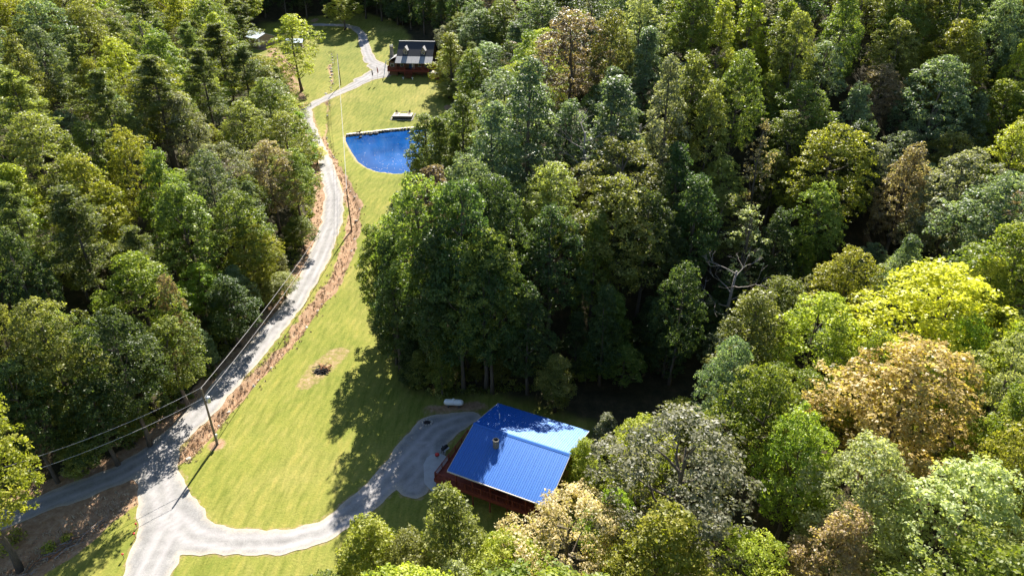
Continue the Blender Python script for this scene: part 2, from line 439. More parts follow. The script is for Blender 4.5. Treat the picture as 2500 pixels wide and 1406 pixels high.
def mat_leaf(name, dark, mid, light, trans=.5):
    m, nt, b = new_mat(name)
    a = nt.nodes.new('ShaderNodeAttribute'); a.attribute_name = 'tint'
    oi = nt.nodes.new('ShaderNodeObjectInfo')
    c = ramp(nt, a.outputs['Fac'], [(.05, dark), (.5, mid), (.95, light)])
    hs = nt.nodes.new('ShaderNodeHueSaturation')
    nt.links.new(c, hs.inputs['Color'])
    nt.links.new(math_n(nt, 'ADD', math_n(nt, 'MULTIPLY', oi.outputs['Random'], .03), .485), hs.inputs['Hue'])
    nt.links.new(math_n(nt, 'ADD', math_n(nt, 'MULTIPLY', oi.outputs['Random'], .5), .75), hs.inputs['Value'])
    b.inputs['Roughness'].default_value = .45; b.inputs['Specular IOR Level'].default_value = .28
    nt.links.new(hs.outputs[0], b.inputs['Base Color'])
    t = nt.nodes.new('ShaderNodeBsdfTranslucent')
    tcol = mixc(nt, 1.0, hs.outputs[0], (1.32, 1.38, .55), 'MULTIPLY')
    nt.links.new(tcol, t.inputs[0])
    mx = nt.nodes.new('ShaderNodeMixShader'); mx.inputs[0].default_value = trans
    nt.links.new(b.outputs[0], mx.inputs[1]); nt.links.new(t.outputs[0], mx.inputs[2])
    nt.links.new(mx.outputs[0], nt.nodes['Material Output'].inputs[0])
    return m
TONES = {   # dark, mid, light leaf colours, words
    'green':  ((.055, .092, .020), (.155, .195, .038), (.34, .365, .095), 'mid-green'),
    'bright': ((.080, .138, .016), (.205, .268, .034), (.39, .420, .080), 'bright green'),
    'lime':   ((.125, .160, .016), (.300, .320, .040), (.52, .500, .110), 'yellow-green'),
    'dark':   ((.026, .052, .018), (.068, .105, .032), (.17, .205, .070), 'dark green'),
    'blue':   ((.058, .096, .052), (.145, .192, .098), (.34, .390, .22), 'grey-green'),
    'olive':  ((.080, .096, .020), (.205, .218, .050), (.41, .405, .130), 'olive green'),
    'gold':   ((.130, .155, .016), (.460, .410, .035), (.68, .62, .120), 'golden yellow'),
    'orange': ((.140, .140, .035), (.430, .310, .110), (.68, .55, .27), 'orange-tan'),
    'tan':    ((.150, .135, .050), (.460, .345, .190), (.66, .55, .37), 'tan-brown'),
    'brown':  ((.130, .095, .055), (.270, .205, .130), (.44, .36, .25), 'rusty brown'),
    'grey':   ((.070, .090, .035), (.195, .195, .115), (.38, .37, .25), 'grey-brown'),
    'pale':   ((.170, .200, .070), (.370, .395, .175), (.60, .62, .36), 'pale cream-green'),
    'pine':   ((.055, .085, .026), (.150, .180, .055), (.33, .340, .125), 'olive green'),
}
for k, (d_, m_, l_, w_) in TONES.items():
    M['leaf_' + k] = mat_leaf('leaf_' + k, d_, m_, l_)

# ------------------------------------------------------------------ ground sheet
def axis(parts):
    out = []
    for a, b, s in parts: out += list(np.arange(a, b - 1e-6, s))
    out.append(parts[-1][1]); return np.array(out)
GX = axis([(-1300, -420, 80), (-420, -92, 6), (-92, 26, .55), (26, 120, 3), (120, 420, 6), (420, 1300, 80)])
GY = axis([(-300, -20, 40), (-20, 38, 4), (38, 130, .5), (130, 300, .6), (300, 360, 1.6), (360, 700, 7), (700, 1500, 80)])
XX, YY = np.meshgrid(GX, GY)
ZZ = height(XX.ravel(), YY.ravel()).reshape(XX.shape)
nx, ny = len(GX), len(GY)
idx = np.arange(nx * ny).reshape(ny, nx)
gf = np.stack([idx[:-1, :-1].ravel(), idx[:-1, 1:].ravel(), idx[1:, 1:].ravel(), idx[1:, :-1].ravel()], 1)
xr, yr = XX.ravel(), YY.ravel()
RD = road_d(xr, yr)
in_low = inside(xr, yr, low_poly); d_low = np.where(in_low, 0, seg_dist(xr, yr, low_poly, True))
in_open = inside(xr, yr, open_poly); d_open = seg_dist(xr, yr, open_poly, True); d_open = np.where(in_open, -d_open, d_open)
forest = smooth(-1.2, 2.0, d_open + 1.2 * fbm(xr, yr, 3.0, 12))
wobm = .9 * fbm(xr, yr, 4.0, 15)
cd1 = wobm + seg_dist(xr, yr, creek, rad=creek_r); cd2 = wobm + seg_dist(xr, yr, creek2, rad=[.1, .2, .7, .6, .3, .1]); cd3 = wobm + seg_dist(xr, yr, BRUSH, rad=[1.0, 2.0, 2.7, 3.2, 3.8, 4.2, 4.2])
dirt = np.maximum.reduce([smooth(.7, -.4, np.minimum(np.minimum(cd1, cd2), cd3)) * (1 - .38 * smooth(195, 215, yr)),
    0.5 * smooth(1.6, 0.1, seg_dist(xr, yr, BURN, rad=[1.0, 1.7, 1.3])),
    .95 * smooth(3.2, 1.2, np.abs(RD)) * smooth(-6, -1, d_open) * (yr > 60),
    .9 * smooth(2.2, .3, np.hypot(xr - at(528, 1085)[0], yr - at(528, 1085)[1])),
    .45 * smooth(.9, .2, RD)])
BR2 = [at(*q) for q in [(318, 1192), (230, 1232), (120, 1278), (20, 1322), (-90, 1366)]]
dirt = np.maximum(dirt, .8 * smooth(.9, -.3, seg_dist(xr, yr, BR2, rad=[1.2, 1.9, 2.4, 2.8, 3.0]) + .6 * wobm))
pin = inside(xr, yr, pond_poly); pd = seg_dist(xr, yr, pond_poly, True)
dirt = np.maximum(dirt, .5 * smooth(1.3, .2, pd) * (yr < 205))
for (px, py, r) in [(1078, 312, 2.2), (1060, 318, 1.6), (1092, 262, 1.8), (880, 12, 4.0), (768, 50, 2.5)]:  # the last spot paints sunlit patches of the shaded clearing as pale earth
    c = at(px, py); dirt = np.maximum(dirt, .9 * smooth(r, r * .3, np.hypot(xr - c[0], (yr - c[1]) * .5)))
TRK = [at(*q) for q in [(652, 120), (680, 140), (700, 170), (715, 205), (738, 240)]]
dirt = np.maximum(dirt, .72 * smooth(2.0, -1.0, seg_dist(xr, yr, TRK, rad=[3.0, 3.0, 2.5, 2.0, 1.5]) + 2.0 * wobm))
stone_m = .3 * smooth(.4, .1, pd) * (yr < 207)
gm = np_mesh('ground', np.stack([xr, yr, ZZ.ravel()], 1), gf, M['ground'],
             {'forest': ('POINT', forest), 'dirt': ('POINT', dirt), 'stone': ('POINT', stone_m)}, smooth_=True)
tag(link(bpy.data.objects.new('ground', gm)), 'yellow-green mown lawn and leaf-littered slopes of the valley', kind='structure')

# ------------------------------------------------------------------ gravel road, cut from the same lattice
def clip_sheet(name, field, lift, mat, attrs_f):
    F = field.reshape(ny, nx)
    neg = F < 0
    cells = np.argwhere(neg[:-1, :-1] | neg[:-1, 1:] | neg[1:, :-1] | neg[1:, 1:])
    verts, faces, key = [], [], {}
    def vid(a, b=None):
        k = (a, a) if b is None else ((a, b) if a < b else (b, a))
        if k not in key:
            (j, i) = k[0]; p = np.array([GX[i], GY[j], ZZ[j, i]])
            if k[0] != k[1]:
                (j2, i2) = k[1]; q = np.array([GX[i2], GY[j2], ZZ[j2, i2]])
                t = F[j, i] / (F[j, i] - F[j2, i2]); p = p + (q - p) * t
            key[k] = len(verts); verts.append(p)
        return key[k]
    for j, i in cells:
        quad = [(j, i), (j, i + 1), (j + 1, i + 1), (j + 1, i)]
        out = []
        for a in range(4):
            p, q = quad[a], quad[(a + 1) % 4]
            if neg[p]: out.append(vid(p))
            if neg[p] != neg[q]: out.append(vid(p, q))
        if len(out) >= 3: faces.append(out)
    V = np.array(verts); V[:, 2] += lift
    me = bpy.data.meshes.new(name); me.from_pydata(V.tolist(), [], faces); me.materials.append(mat)
    for an, fn in attrs_f.items():
        me.attributes.new(an, 'FLOAT', 'POINT').data.foreach_set('value', fn(V[:, 0], V[:, 1]).astype(np.float32))
    me.polygons.foreach_set('use_smooth', np.ones(len(me.polygons), bool)); me.update()
    return link(bpy.data.objects.new(name, me))
def track_f(x, y):
    v = np.zeros(len(x))
    for p, r in ROADS:
        d = seg_dist(x, y, p); v = np.maximum(v, np.exp(-((d - .85) / .38) ** 2))
    return v * (0.75 + .5 * fbm(x, y, 3, 21))
road = clip_sheet('gravel_road', RD, .045, M['gravel'], {'track': track_f, 'edge': lambda x, y: smooth(-.7, 0.0, road_d(x, y))})
tag(road, 'pale gravel lane with wheel tracks, junction and parking spur', kind='structure')

# ------------------------------------------------------------------ pond
c0 = np.mean(pond_poly, axis=0)
wp = [p + (p - c0) / np.linalg.norm(p - c0) * .9 for p in pond_poly]
wme = bpy.data.meshes.new('pond_water')
wme.from_pydata([(p[0], p[1], POND_Z) for p in wp], [], [tuple(range(len(wp) - 1, -1, -1))])
bmw = bmesh.new(); bmw.from_mesh(wme); bmesh.ops.triangulate(bmw, faces=bmw.faces); bmesh.ops.recalc_face_normals(bmw, faces=bmw.faces)
if sum(f.normal.z for f in bmw.faces) < 0: bmesh.ops.reverse_faces(bmw, faces=bmw.faces)
bmw.to_mesh(wme); bmw.free()
wme.materials.append(M['water'])
tag(link(bpy.data.objects.new('pond_water', wme)), 'blue pond reflecting the sky', kind='structure')

# ------------------------------------------------------------------ trees: a library of crowns and trunks, 24 m tall
def leaf_cards(rng, P, N, size, aspect=.62):
    """one small rhombus per leaf spray at P facing N"""
    n = len(P)
    t = rng.normal(size=(n, 3)); a = np.cross(N, t); a /= np.linalg.norm(a, axis=1, keepdims=True) + 1e-9
    b = np.cross(N, a)
    L = (size * rng.uniform(.6, 1.4, n))[:, None]
    W = L * aspect
    curl = N * (L * rng.uniform(-.18, .05, (n, 1)))
    V = np.stack([P + a * L * .5 + curl, P + b * W * .5, P - a * L * .5 + curl, P - b * W * .5], 1).reshape(-1, 3)
    F = np.arange(4 * n).reshape(n, 4)
    return V, F
def crown(seed, prof, R=5.6, H=24.0, base=.28, nb=36, br=2.1, nc=27, cr=.58, nl=21, ls=.31, flat=.72, inner=.30, lobes=6):
    """limbs carry rounded boughs (nb), boughs carry sprays (nc), sprays carry leaves (nl)"""
    rng = np.random.default_rng(seed)
    lob = rng.uniform(0, 2 * np.pi, lobes); lw = rng.uniform(.1, .42, lobes); lt = rng.uniform(.1, .9, lobes)
    Ps, Ns, Ts, cts = [], [], [], []
    for i in range(nb):
        t = ((i + rng.uniform(0, 1)) / nb) ** .92
        a = i * 2.39996 + rng.uniform(-.6, .6)
        bul = .84 + sum(w * math.exp(-((math.remainder(a - l, 2 * math.pi)) / .5) ** 2 - ((t - q) / .25) ** 2) for l, w, q in zip(lob, lw, lt))
        rad = max(0, R * prof(t) * bul - .55 * br) * math.sqrt(rng.uniform(inner, 1.0))
        c = np.array([rad * math.cos(a), rad * math.sin(a), H * (base + (1 - base) * t * .93) - .10 * rad * (1 - t)])
        k = br * rng.uniform(.7, 1.25) * (.62 + .38 * math.sin(math.pi * min(1, .12 + t * .9)))
        out = np.array([math.cos(a) * (.9 - .5 * t), math.sin(a) * (.9 - .5 * t), .35 + .65 * t]); out /= np.linalg.norm(out)
        bt = rng.uniform(0, 1); cts.append(c)
        for j in range(int(nc * (k / br) ** 1.5)):
            d = rng.normal(size=3); d /= np.linalg.norm(d)
            if d @ out < rng.uniform(-.75, .15): d = -d
            cc = c + d * k * rng.uniform(.62, 1.12) * np.array([1, 1, .82])
            kk = cr * rng.uniform(.6, 1.35)
            o2 = d * .6 + np.array([0, 0, .6])
            n = max(6, int(nl * (kk / cr) ** 1.4))
            e = rng.normal(size=(n, 3)); e /= np.linalg.norm(e, axis=1, keepdims=True)
            e = np.where(((e @ o2) < -.2)[:, None], -e, e)
            p = cc + e * (kk * rng.uniform(.45, 1.1, (n, 1))) * np.array([1, 1, flat])
            nn = e * .55 + rng.normal(size=e.shape) * .55 + d * .25 + np.array([0, 0, .35])
            nn /= np.linalg.norm(nn, axis=1, keepdims=True)
            Ps.append(p); Ns.append(nn)
            Ts.append(np.clip(bt * .35 + rng.uniform(0, 1) * .3 + rng.uniform(0, 1, n) * .35, 0, 1))
    V, F = leaf_cards(rng, np.concatenate(Ps), np.concatenate(Ns), ls)
    return V, F, np.concatenate(Ts), cts
def tube_np(mb, pts, rad, n=6): mb.tube(pts, rad, n, cap=False)
def trunk(seed, cts, H=24.0, r0=.36, top=.86, nb=11, forks=True):
    rng = random.Random(seed); mb = MB()
    pts = []; x = y = 0
    for i in range(8):
        t = i / 7; pts.append((x, y, H * top * t)); x += rng.uniform(-.22, .22); y += rng.uniform(-.22, .22)
    mb.tube(pts, [r0 * (1.25 if i == 0 else 1) * (1 - .86 * i / 7) for i in range(8)], 7)
    for i in range(nb):
        c = cts[int(len(cts) * (i + .5) / nb)]
        z0 = max(H * .16, c[2] - rng.uniform(2.0, 4.5)); q = min(6.99, z0 / (H * top) * 7); j = int(q); f = q - j
        s = Vector(pts[j]).lerp(Vector(pts[j + 1]), f)
        e = Vector(c) * .92 + Vector((0, 0, c[2] * .08)); m = s.lerp(e, .5) + Vector((rng.uniform(-.4, .4), rng.uniform(-.4, .4), -.35))
        mb.tube([s, m, e], [.15, .09, .03], 5, cap=False)
    return mb
def round_p(t): return max(.12, math.sin(math.pi * (t * .84 + .10)) ** .75)
def tall_p(t): return max(.10, (math.sin(math.pi * (t * .86 + .10)) ** .65) * (1.05 - .45 * t))
def cone_p(t): return max(.06, (1 - t) ** .75 * min(1, .45 + t * 4))
def broad_p(t): return max(.15, math.sin(math.pi * (t * .72 + .20)) ** .7)
SPEC = {
    'round': [(round_p, dict(R=5.9)), (round_p, dict(R=5.6, lobes=9, nb=40)), (broad_p, dict(R=6.2, base=.32)), (broad_p, dict(R=6.0, base=.36, nb=31, br=2.35, nc=30)), (tall_p, dict(R=5.8, base=.24, nb=37))],
    'tall':  [(tall_p, dict(R=5.1, base=.18, nb=34, br=1.85)), (tall_p, dict(R=4.8, base=.2, nb=31, br=1.8)), (cone_p, dict(R=5.2, base=.12, nb=36, br=1.7, inner=.5)), (cone_p, dict(R=5.0, base=.16, nb=32, br=1.8, inner=.45, lobes=8))],
    'sparse': [(broad_p, dict(R=5.9, base=.22, nb=42, br=2.0, nc=24, nl=19)), (tall_p, dict(R=5.2, base=.24, nb=20, br=1.7, nc=11, nl=15))],
    'fine':  [(round_p, dict(R=6.0, nb=34, br=1.8, nc=32, cr=.46, nl=16, ls=.26)), (broad_p, dict(R=6.2, base=.3, nb=36, br=1.75, nc=32, cr=.46, nl=16, ls=.26))],
}
LIB = {}     # shape -> list of (crown mesh, trunk mesh)
sd = 100
for shp, specs in SPEC.items():
    LIB[shp] = []
    for prof, kw in specs:
        sd += 1
        V, F, T, cts = crown(sd, prof, **kw)
        cm = np_mesh('crown_' + shp, V, F, M['leaf_green'], {'tint': ('FACE', T)})
        tm = trunk(sd, cts, nb=14 if shp == 'sparse' else 10).mesh('trunk_' + shp, M['bark'], True)
        LIB[shp].append((cm, tm))
def pine(seed):
    rng = np.random.default_rng(seed); H = 24.0; Ps, Ns, Ts = [], [], []; mb = MB(); rr = random.Random(seed)
    lean = rng.uniform(-.3, .3, 2)
    mb.tube([(lean[0] * i / 7, lean[1] * i / 7, 23.2 * i / 7) for i in range(8)], [.30 * (1 - .88 * i / 7) for i in range(8)], 7)
    z = 8.5 + rng.uniform(0, 2)
    while z < 23.6:
        t = (z - 8.5) / 15.1
        nb = rr.choice((2, 3, 4)); a0 = rng.uniform(0, 6.28)
        for b in range(nb):
            a = a0 + b * 6.283 / nb + rng.uniform(-.35, .35)
            L = (3.9 * (1 - t) ** .62 + .5) * rng.uniform(.4, 1.25)
            rise = rng.uniform(-.12, .4) + .25 * t
            tip = np.array([math.cos(a) * L, math.sin(a) * L, z + L * rise])
            mb.tube([(0, 0, z), tuple((np.array([0, 0, z]) + tip) / 2 - np.array([0, 0, .12])), tuple(tip)], [.06, .045, .015], 4, cap=False)
            for s in range(5):
                u = .38 + .62 * s / 4
                side = rng.uniform(-.9, .9) * (.35 + .4 * u) * (1.1 - .3 * t)
                c = np.array([math.cos(a) * L * u - math.sin(a) * side, math.sin(a) * L * u + math.cos(a) * side, z + L * rise * u + rng.uniform(-.05, .25)])
                n = 46; d = rng.normal(size=(n, 3)); d /= np.linalg.norm(d, axis=1, keepdims=True)
                p = c + d * rng.uniform(.3, 1.0, (n, 1)) * np.array([.85, .85, .5]) * rng.uniform(.7, 1.3) * (1.05 - .3 * t)
                nn = rng.normal(size=(n, 3)) * .6 + np.array([0, 0, .7]); nn /= np.linalg.norm(nn, axis=1, keepdims=True)
                Ps.append(p); Ns.append(nn); Ts.append(np.clip(rng.uniform(.1, .8) * .5 + rng.uniform(0, 1, n) * .5, 0, 1))
        z += rng.uniform(.4, 1.0)
    V, F = leaf_cards(rng, np.concatenate(Ps), np.concatenate(Ns), .42, .26)
    return np_mesh('crown_pine', V, F, M['leaf_pine'], {'tint': ('FACE', np.concatenate(Ts))}), mb.mesh('trunk_pine', M['bark'], True)
LIB['pine'] = [pine(s) for s in (31, 32, 33)]
def snag(seed):
    """a leafless crown: limbs that fork three times"""
    rng = random.Random(seed); mb = MB()
    mb.tube([(0, 0, 0), (.2, .1, 7), (.1, -.2, 13)], [.32, .24, .14], 7)
    def grow(p, d, L, r, k):
        e = p + d * L; m = p.lerp(e, .5) + Vector((rng.uniform(-.2, .2), rng.uniform(-.2, .2), rng.uniform(-.1, .2))) * L * .3
        mb.tube([p, m, e], [r, r * .8, r * .55], 5 if k < 2 else 3, cap=False)
        if k < 4:
            for _ in range(rng.choice((2, 3, 3))):
                n = (d + Vector((rng.uniform(-.9, .9), rng.uniform(-.9, .9), rng.uniform(-.35, .6)))).normalized()
                grow(e, n, L * rng.uniform(.55, .8), r * .55, k + 1)
    for i in range(7):
        z = 6 + i * 1.1; a = i * 2.4
        grow(Vector((.15, 0, z)), Vector((math.cos(a), math.sin(a), .55)).normalized(), rng.uniform(2.2, 3.6), .10, 1)
    return mb.mesh('bare_limbs', M['dead_wood'], True)
SNAG = [snag(5), snag(9)]

# ------------------------------------------------------------------ where the trees stand
def stand(px, py, frac_h):
    """the spot whose tree has its crown's middle (frac_h above the soil) on the line of sight through px, py"""
    u, fy, fz = ray(px, py)
    t = np.arange(25.0, 760.0, .5)
    h = height(u * t, fy * t, fine=False) + frac_h
    k = np.argmax(CAM_H + fz * t < h)
    return u * t[k], fy * t[k], h[k] - frac_h, t[k]
trees = []      # dict: x y z H wide shape tone
def place(x, y, z, H, wide, shape, tone, key=False, var=None):
    trees.append(dict(x=x, y=y, z=z, H=H, w=wide, shape=shape, tone=tone, key=key, var=var))
RADIUS = {'round': 5.9, 'tall': 4.9, 'sparse': 5.5, 'fine': 6.2, 'pine': 4.2}
KEYS = [(1000, 1385, 170, 'olive', 'round', 13), (1240, 1400, 200, 'lime', 'round', 14), (1500, 1290, 130, 'bright', 'round', 15), (2060, 720, 150, 'lime', 'round', 20), (2380, 760, 150, 'lime', 'round', 23), (2120, 930, 140, 'bright', 'round', 20),  # crown middle in the photograph, crown width there, tone, shape, height in metres
    (2200, 1020, 340, 'orange', 'round', 25), (1655, 1185, 420, 'grey', 'fine', 24), (1385, 1330, 300, 'tan', 'fine', 18), (1100, 1320, 210, 'olive', 'tall', 19),
    (905, 1370, 190, 'lime', 'tall', 15), (1610, 1395, 330, 'lime', 'round', 21), (1860, 1040, 210, 'bright', 'round', 22), (1935, 1160, 190, 'bright', 'round', 22),
    (1775, 945, 140, 'blue', 'round', 20), (2260, 810, 340, 'gold', 'round', 25), (1830, 850, 200, 'olive', 'tall', 22), (1985, 850, 210, 'lime', 'round', 22),
    (2190, 700, 125, 'blue', 'tall', 22), (2425, 570, 220, 'blue', 'round', 26), (2450, 700, 260, 'bright', 'round', 26), (2460, 420, 150, 'lime', 'round', 25),
    (2090, 1250, 260, 'pale', 'round', 23), (2330, 1310, 330, 'pale', 'round', 24), (2035, 1385, 240, 'tan', 'round', 20), (2450, 1100, 220, 'bright', 'round', 23),
    (2430, 1225, 200, 'lime', 'round', 23), (2440, 975, 170, 'pale', 'fine', 24), (2330, 905, 140, 'bright', 'round', 21), (1425, 1130, 90, 'lime', 'tall', 10),
    (1660, 1035, 130, 'lime', 'round', 9), (1960, 655, 75, 'bright', 'tall', 16), (2020, 430, 200, 'lime', 'round', 25), (1990, 560, 120, 'green', 'round', 22),
    (2205, 470, 135, 'brown', 'round', 24), (2320, 160, 150, 'lime', 'round', 25), (2280, 260, 170, 'blue', 'round', 26), (2365, 335, 100, 'blue', 'tall', 23),
    (1500, 570, 210, 'olive', 'round', 26), (1290, 300, 190, 'blue', 'tall', 30), (1210, 400, 170, 'blue', 'tall', 28), (1065, 540, 170, 'brown', 'tall', 26),
    (1175, 540, 90, 'blue', 'tall', 24), (950, 660, 110, 'green', 'tall', 20), (955, 770, 90, 'dark', 'tall', 17), (1395, 150, 180, 'brown', 'round', 27), (1490, 140, 110, 'olive', 'round', 24),
    (1560, 80, 110, 'pale', 'round', 25), (1625, 290, 130, 'grey', 'tall', 29), (1755, 120, 110, 'lime', 'tall', 25), (1830, 70, 110, 'lime', 'tall', 25), (1935, 140, 100, 'olive', 'round', 25),
    (1850, 390, 100, 'brown', 'sparse', 23), (1155, 200, 110, 'bright', 'tall', 24), (1100, 140, 100, 'lime', 'tall', 21), (1175, 80, 100, 'blue', 'round', 22), (1095, 215, 80, 'olive', 'round', 13),
    (1075, 370, 110, 'green', 'tall', 21), (1110, 400, 60, 'bright', 'tall', 17), (1020, 440, 70, 'lime', 'tall', 12), (1130, 330, 120, 'green', 'tall', 23), (1820, 600, 160, 'pale', 'sparse', 22),
    (1155, 760, 95, 'lime', 'round', 17), (1475, 800, 110, 'dark', 'tall', 19), (1290, 800, 140, 'dark', 'round', 22), (1660, 760, 130, 'dark', 'round', 22), (1075, 870, 70, 'green', 'tall', 13),
    (350, 740, 190, 'bright', 'round', 22), (135, 880, 200, 'olive', 'round', 24), (425, 770, 70, 'brown', 'sparse', 20), (660, 430, 120, 'brown', 'round', 21), (330, 430, 130, 'lime', 'round', 23), (100, 400, 180, 'olive', 'round', 24),
    (440, 60, 90, 'lime', 'tall', 27), (110, 90, 130, 'blue', 'round', 24), (215, 95, 120, 'olive', 'round', 24), (60, 190, 110, 'olive', 'round', 23), (110, 160, 110, 'blue', 'round', 23),
    (390, 250, 150, 'pine', 'pine', 28), (270, 290, 130, 'pine', 'pine', 27), (205, 190, 110, 'pine', 'pine', 26), (540, 140, 120, 'pine', 'pine', 27), (590, 70, 130, 'pine', 'pine', 27), (500, 210, 110, 'pine', 'pine', 26), (200, 590, 170, 'pine', 'pine', 26),
    (350, 40, 110, 'pine', 'pine', 27), (60, 590, 130, 'pine', 'pine', 26), (300, 190, 100, 'lime', 'round', 23), (240, 240, 100, 'lime', 'round', 23), (60, 290, 150, 'olive', 'pine', 26), (450, 320, 110, 'grey', 'round', 22),
    (220, 500, 180, 'lime', 'round', 24), (450, 560, 180, 'green', 'round', 24), (590, 570, 150, 'green', 'round', 22), (620, 620, 110, 'lime', 'round', 17), (700, 350, 120, 'olive', 'round', 20), (720, 440, 110, 'green', 'round', 18), (735, 330, 80, 'bright', 'tall', 16),
    (60, 700, 130, 'dark', 'round', 24), (300, 900, 180, 'dark', 'round', 22), (420, 860, 150, 'green', 'round', 20), (560, 740, 140, 'dark', 'round', 19), (520, 480, 130, 'blue', 'round', 24), (400, 480, 130, 'green', 'round', 24),
    (40, 880, 110, 'olive', 'round', 22), (60, 1000, 150, 'dark', 'round', 20), (240, 1010, 170, 'dark', 'round', 20), (690, 690, 80, 'olive', 'round', 11), (640, 700, 80, 'olive', 'tall', 14),
    (735, 560, 70, 'green', 'round', 9), (770, 370, 60, 'gold', 'round', 9), (660, 260, 110, 'green', 'round', 20), (600, 330, 120, 'olive', 'round', 21), (640, 190, 90, 'lime', 'round', 18),
    (655, 225, 120, 'olive', 'tall', 20), (700, 275, 100, 'lime', 'round', 14), (600, 185, 110, 'pine', 'pine', 24), (1040, 365, 110, 'green', 'tall', 21),  (975, 20, 80, 'blue', 'tall', 18), (1800, 250, 130, 'green', 'round', 26), (1690, 60, 110, 'green', 'round', 25), (2080, 300, 120, 'blue', 'round', 20),
    (2050, 90, 120, 'green', 'round', 25), (2200, 60, 120, 'green', 'tall', 26), (2430, 100, 110, 'blue', 'round', 25), (2480, 60, 80, 'olive', 'round', 25), (2480, 190, 90, 'lime', 'round', 24), (1320, 60, 110, 'blue', 'round', 24), (1230, 60, 100, 'green', 'round', 23), (1730, 330, 110, 'olive', 'tall', 25),
]
SH_MID = {'round': .62, 'tall': .58, 'sparse': .64, 'fine': .63, 'pine': .66}
for px, py, wpx, tone, shape, H in KEYS:
    x, y, z, t = stand(px, py, SH_MID[shape] * H)
    for _ in range(14):
        if H < 6 or (1390 < px < 1700 and py > 1000) or not inside(np.array([x]), np.array([y]), open_poly)[0]: break
        H *= .9; x, y, z, t = stand(px, py, SH_MID[shape] * H)
    w = wpx * t / FPX / 2 / RADIUS[shape]      # sideways scale against the 24 m library tree
    place(x, y, z, H, float(np.clip(w * 1.12, .35, 1.8)), shape, tone, True)
# three that stand by themselves with their trunks in view, and the one at the picture's lower left edge
for px, py, H, w, shape, tone in [(737, 222, 26, 1.45, 'sparse', 'lime'), (983, 62, 19, .8, 'sparse', 'green'), (46, 1386, 28, 1.05, 'round', 'lime'), (700, 1, 16, .9, 'round', 'blue'), (842, 74, 15, 1.25, 'round', 'lime')]:
    p = at(px, py); place(p[0], p[1], hz(*p), H, w, shape, tone, True, 0)

for x, y, H, w, shape, tone in [(-18, 89, 25, .95, 'tall', 'dark'), (-11, 85.5, 27, 1.05, 'round', 'dark'), (-4, 84.5, 28, 1.05, 'round', 'green'), (6, 93.5, 24, 1.0, 'round', 'dark'), (13, 95, 23, .95, 'tall', 'green'), (21, 98, 25, 1.0, 'round', 'dark'), (-22.5, 99, 22, .85, 'tall', 'green'), (-7, 99, 27, 1.0, 'round', 'blue'), (30, 103, 24, 1.0, 'round', 'dark'),
                                (-66, 69, 20, .95, 'round', 'dark'), (-59, 73, 20, .95, 'round', 'green'), (-55, 80.5, 15, .8, 'round', 'dark'), (-74, 67, 20, 1.0, 'round', 'dark'),
                                (-2, 93, 29, 1.0, 'round', 'dark'), (-7, 88.5, 33, 1.15, 'round', 'dark'), (-13.5, 91, 32, 1.15, 'round', 'green'),
                                (10, 88, 12, .7, 'tall', 'dark'), (16, 90, 14, .8, 'tall', 'green'), (22, 92, 12, .75, 'tall', 'dark'), (28, 96, 14, .8, 'tall', 'dark'), (17, 84.5, 8, .6, 'round', 'green'), (24, 87, 10, .7, 'tall', 'dark'), (31, 91, 12, .75, 'tall', 'dark'), (1.5, 88, 9, .6, 'tall', 'dark'), (36, 97, 13, .8, 'tall', 'dark'), (-5, 89, 8, .55, 'tall', 'dark'), (-15, 87, 7, .5, 'tall', 'green'), (-7.5, 84, 26, 1.0, 'fine', 'dark'), (-3.0, 83.5, 25, .9, 'fine', 'dark'), (-140, 318, 26, 1.1, 'tall', 'dark'), (-130, 322, 27, 1.1, 'tall', 'dark'), (-121, 327, 28, 1.1, 'tall', 'dark'), (-112, 330, 29, 1.1, 'tall', 'dark'), (-103, 332, 29, 1.1, 'tall', 'dark'), (-94, 333, 29, 1.1, 'tall', 'dark'), (-85, 334, 29, 1.1, 'tall', 'dark'), (-76, 334, 29, 1.1, 'tall', 'green'), (-67, 333, 29, 1.1, 'tall', 'dark'), (-59, 329, 28, 1.1, 'tall', 'dark'), (-51, 323, 28, 1.1, 'tall', 'dark'), (-44, 314, 26, 1.1, 'tall', 'dark'), (-37, 304, 25, 1.0, 'tall', 'dark'), (-29, 297, 26, 1.0, 'tall', 'dark'), (-22, 290, 26, 1.0, 'tall', 'dark'),
                                (-117, 338, 30, 1.2, 'tall', 'dark'), (-99, 341, 30, 1.2, 'tall', 'dark'), (-81, 342, 30, 1.2, 'tall', 'dark'), (-63, 340, 30, 1.2, 'tall', 'dark')]:
    place(x, y, float(height(np.array([x * 1.0]), np.array([y * 1.0]), fine=False)[0]), H, w, shape, tone, True)
sap = random.Random(17)
for i in range(34):     # saplings that close the wood's edge down to the ground
    if i < 22: s_ = right_edge[9:] + [np.array([14.0, 84.5]), np.array([26.0, 90.0])]
    else: s_ = left_edge[1:9]
    k_ = sap.uniform(0, len(s_) - 1.001); j_ = int(k_); p_ = s_[j_] + (s_[j_ + 1] - s_[j_]) * (k_ - j_)
    n_ = s_[j_ + 1] - s_[j_]; n_ = np.array([-n_[1], n_[0]]) / np.linalg.norm(n_); p_ = p_ + n_ * sap.uniform(1.2, 4.0)
    H_ = sap.uniform(4.5, 8.5)
    place(float(p_[0]), float(p_[1]), float(height(p_[:1], p_[1:], fine=False)[0]), H_, H_ / 24 * sap.uniform(1.3, 1.8), 'tall', sap.choice(['dark', 'green', 'green', 'olive']), True)
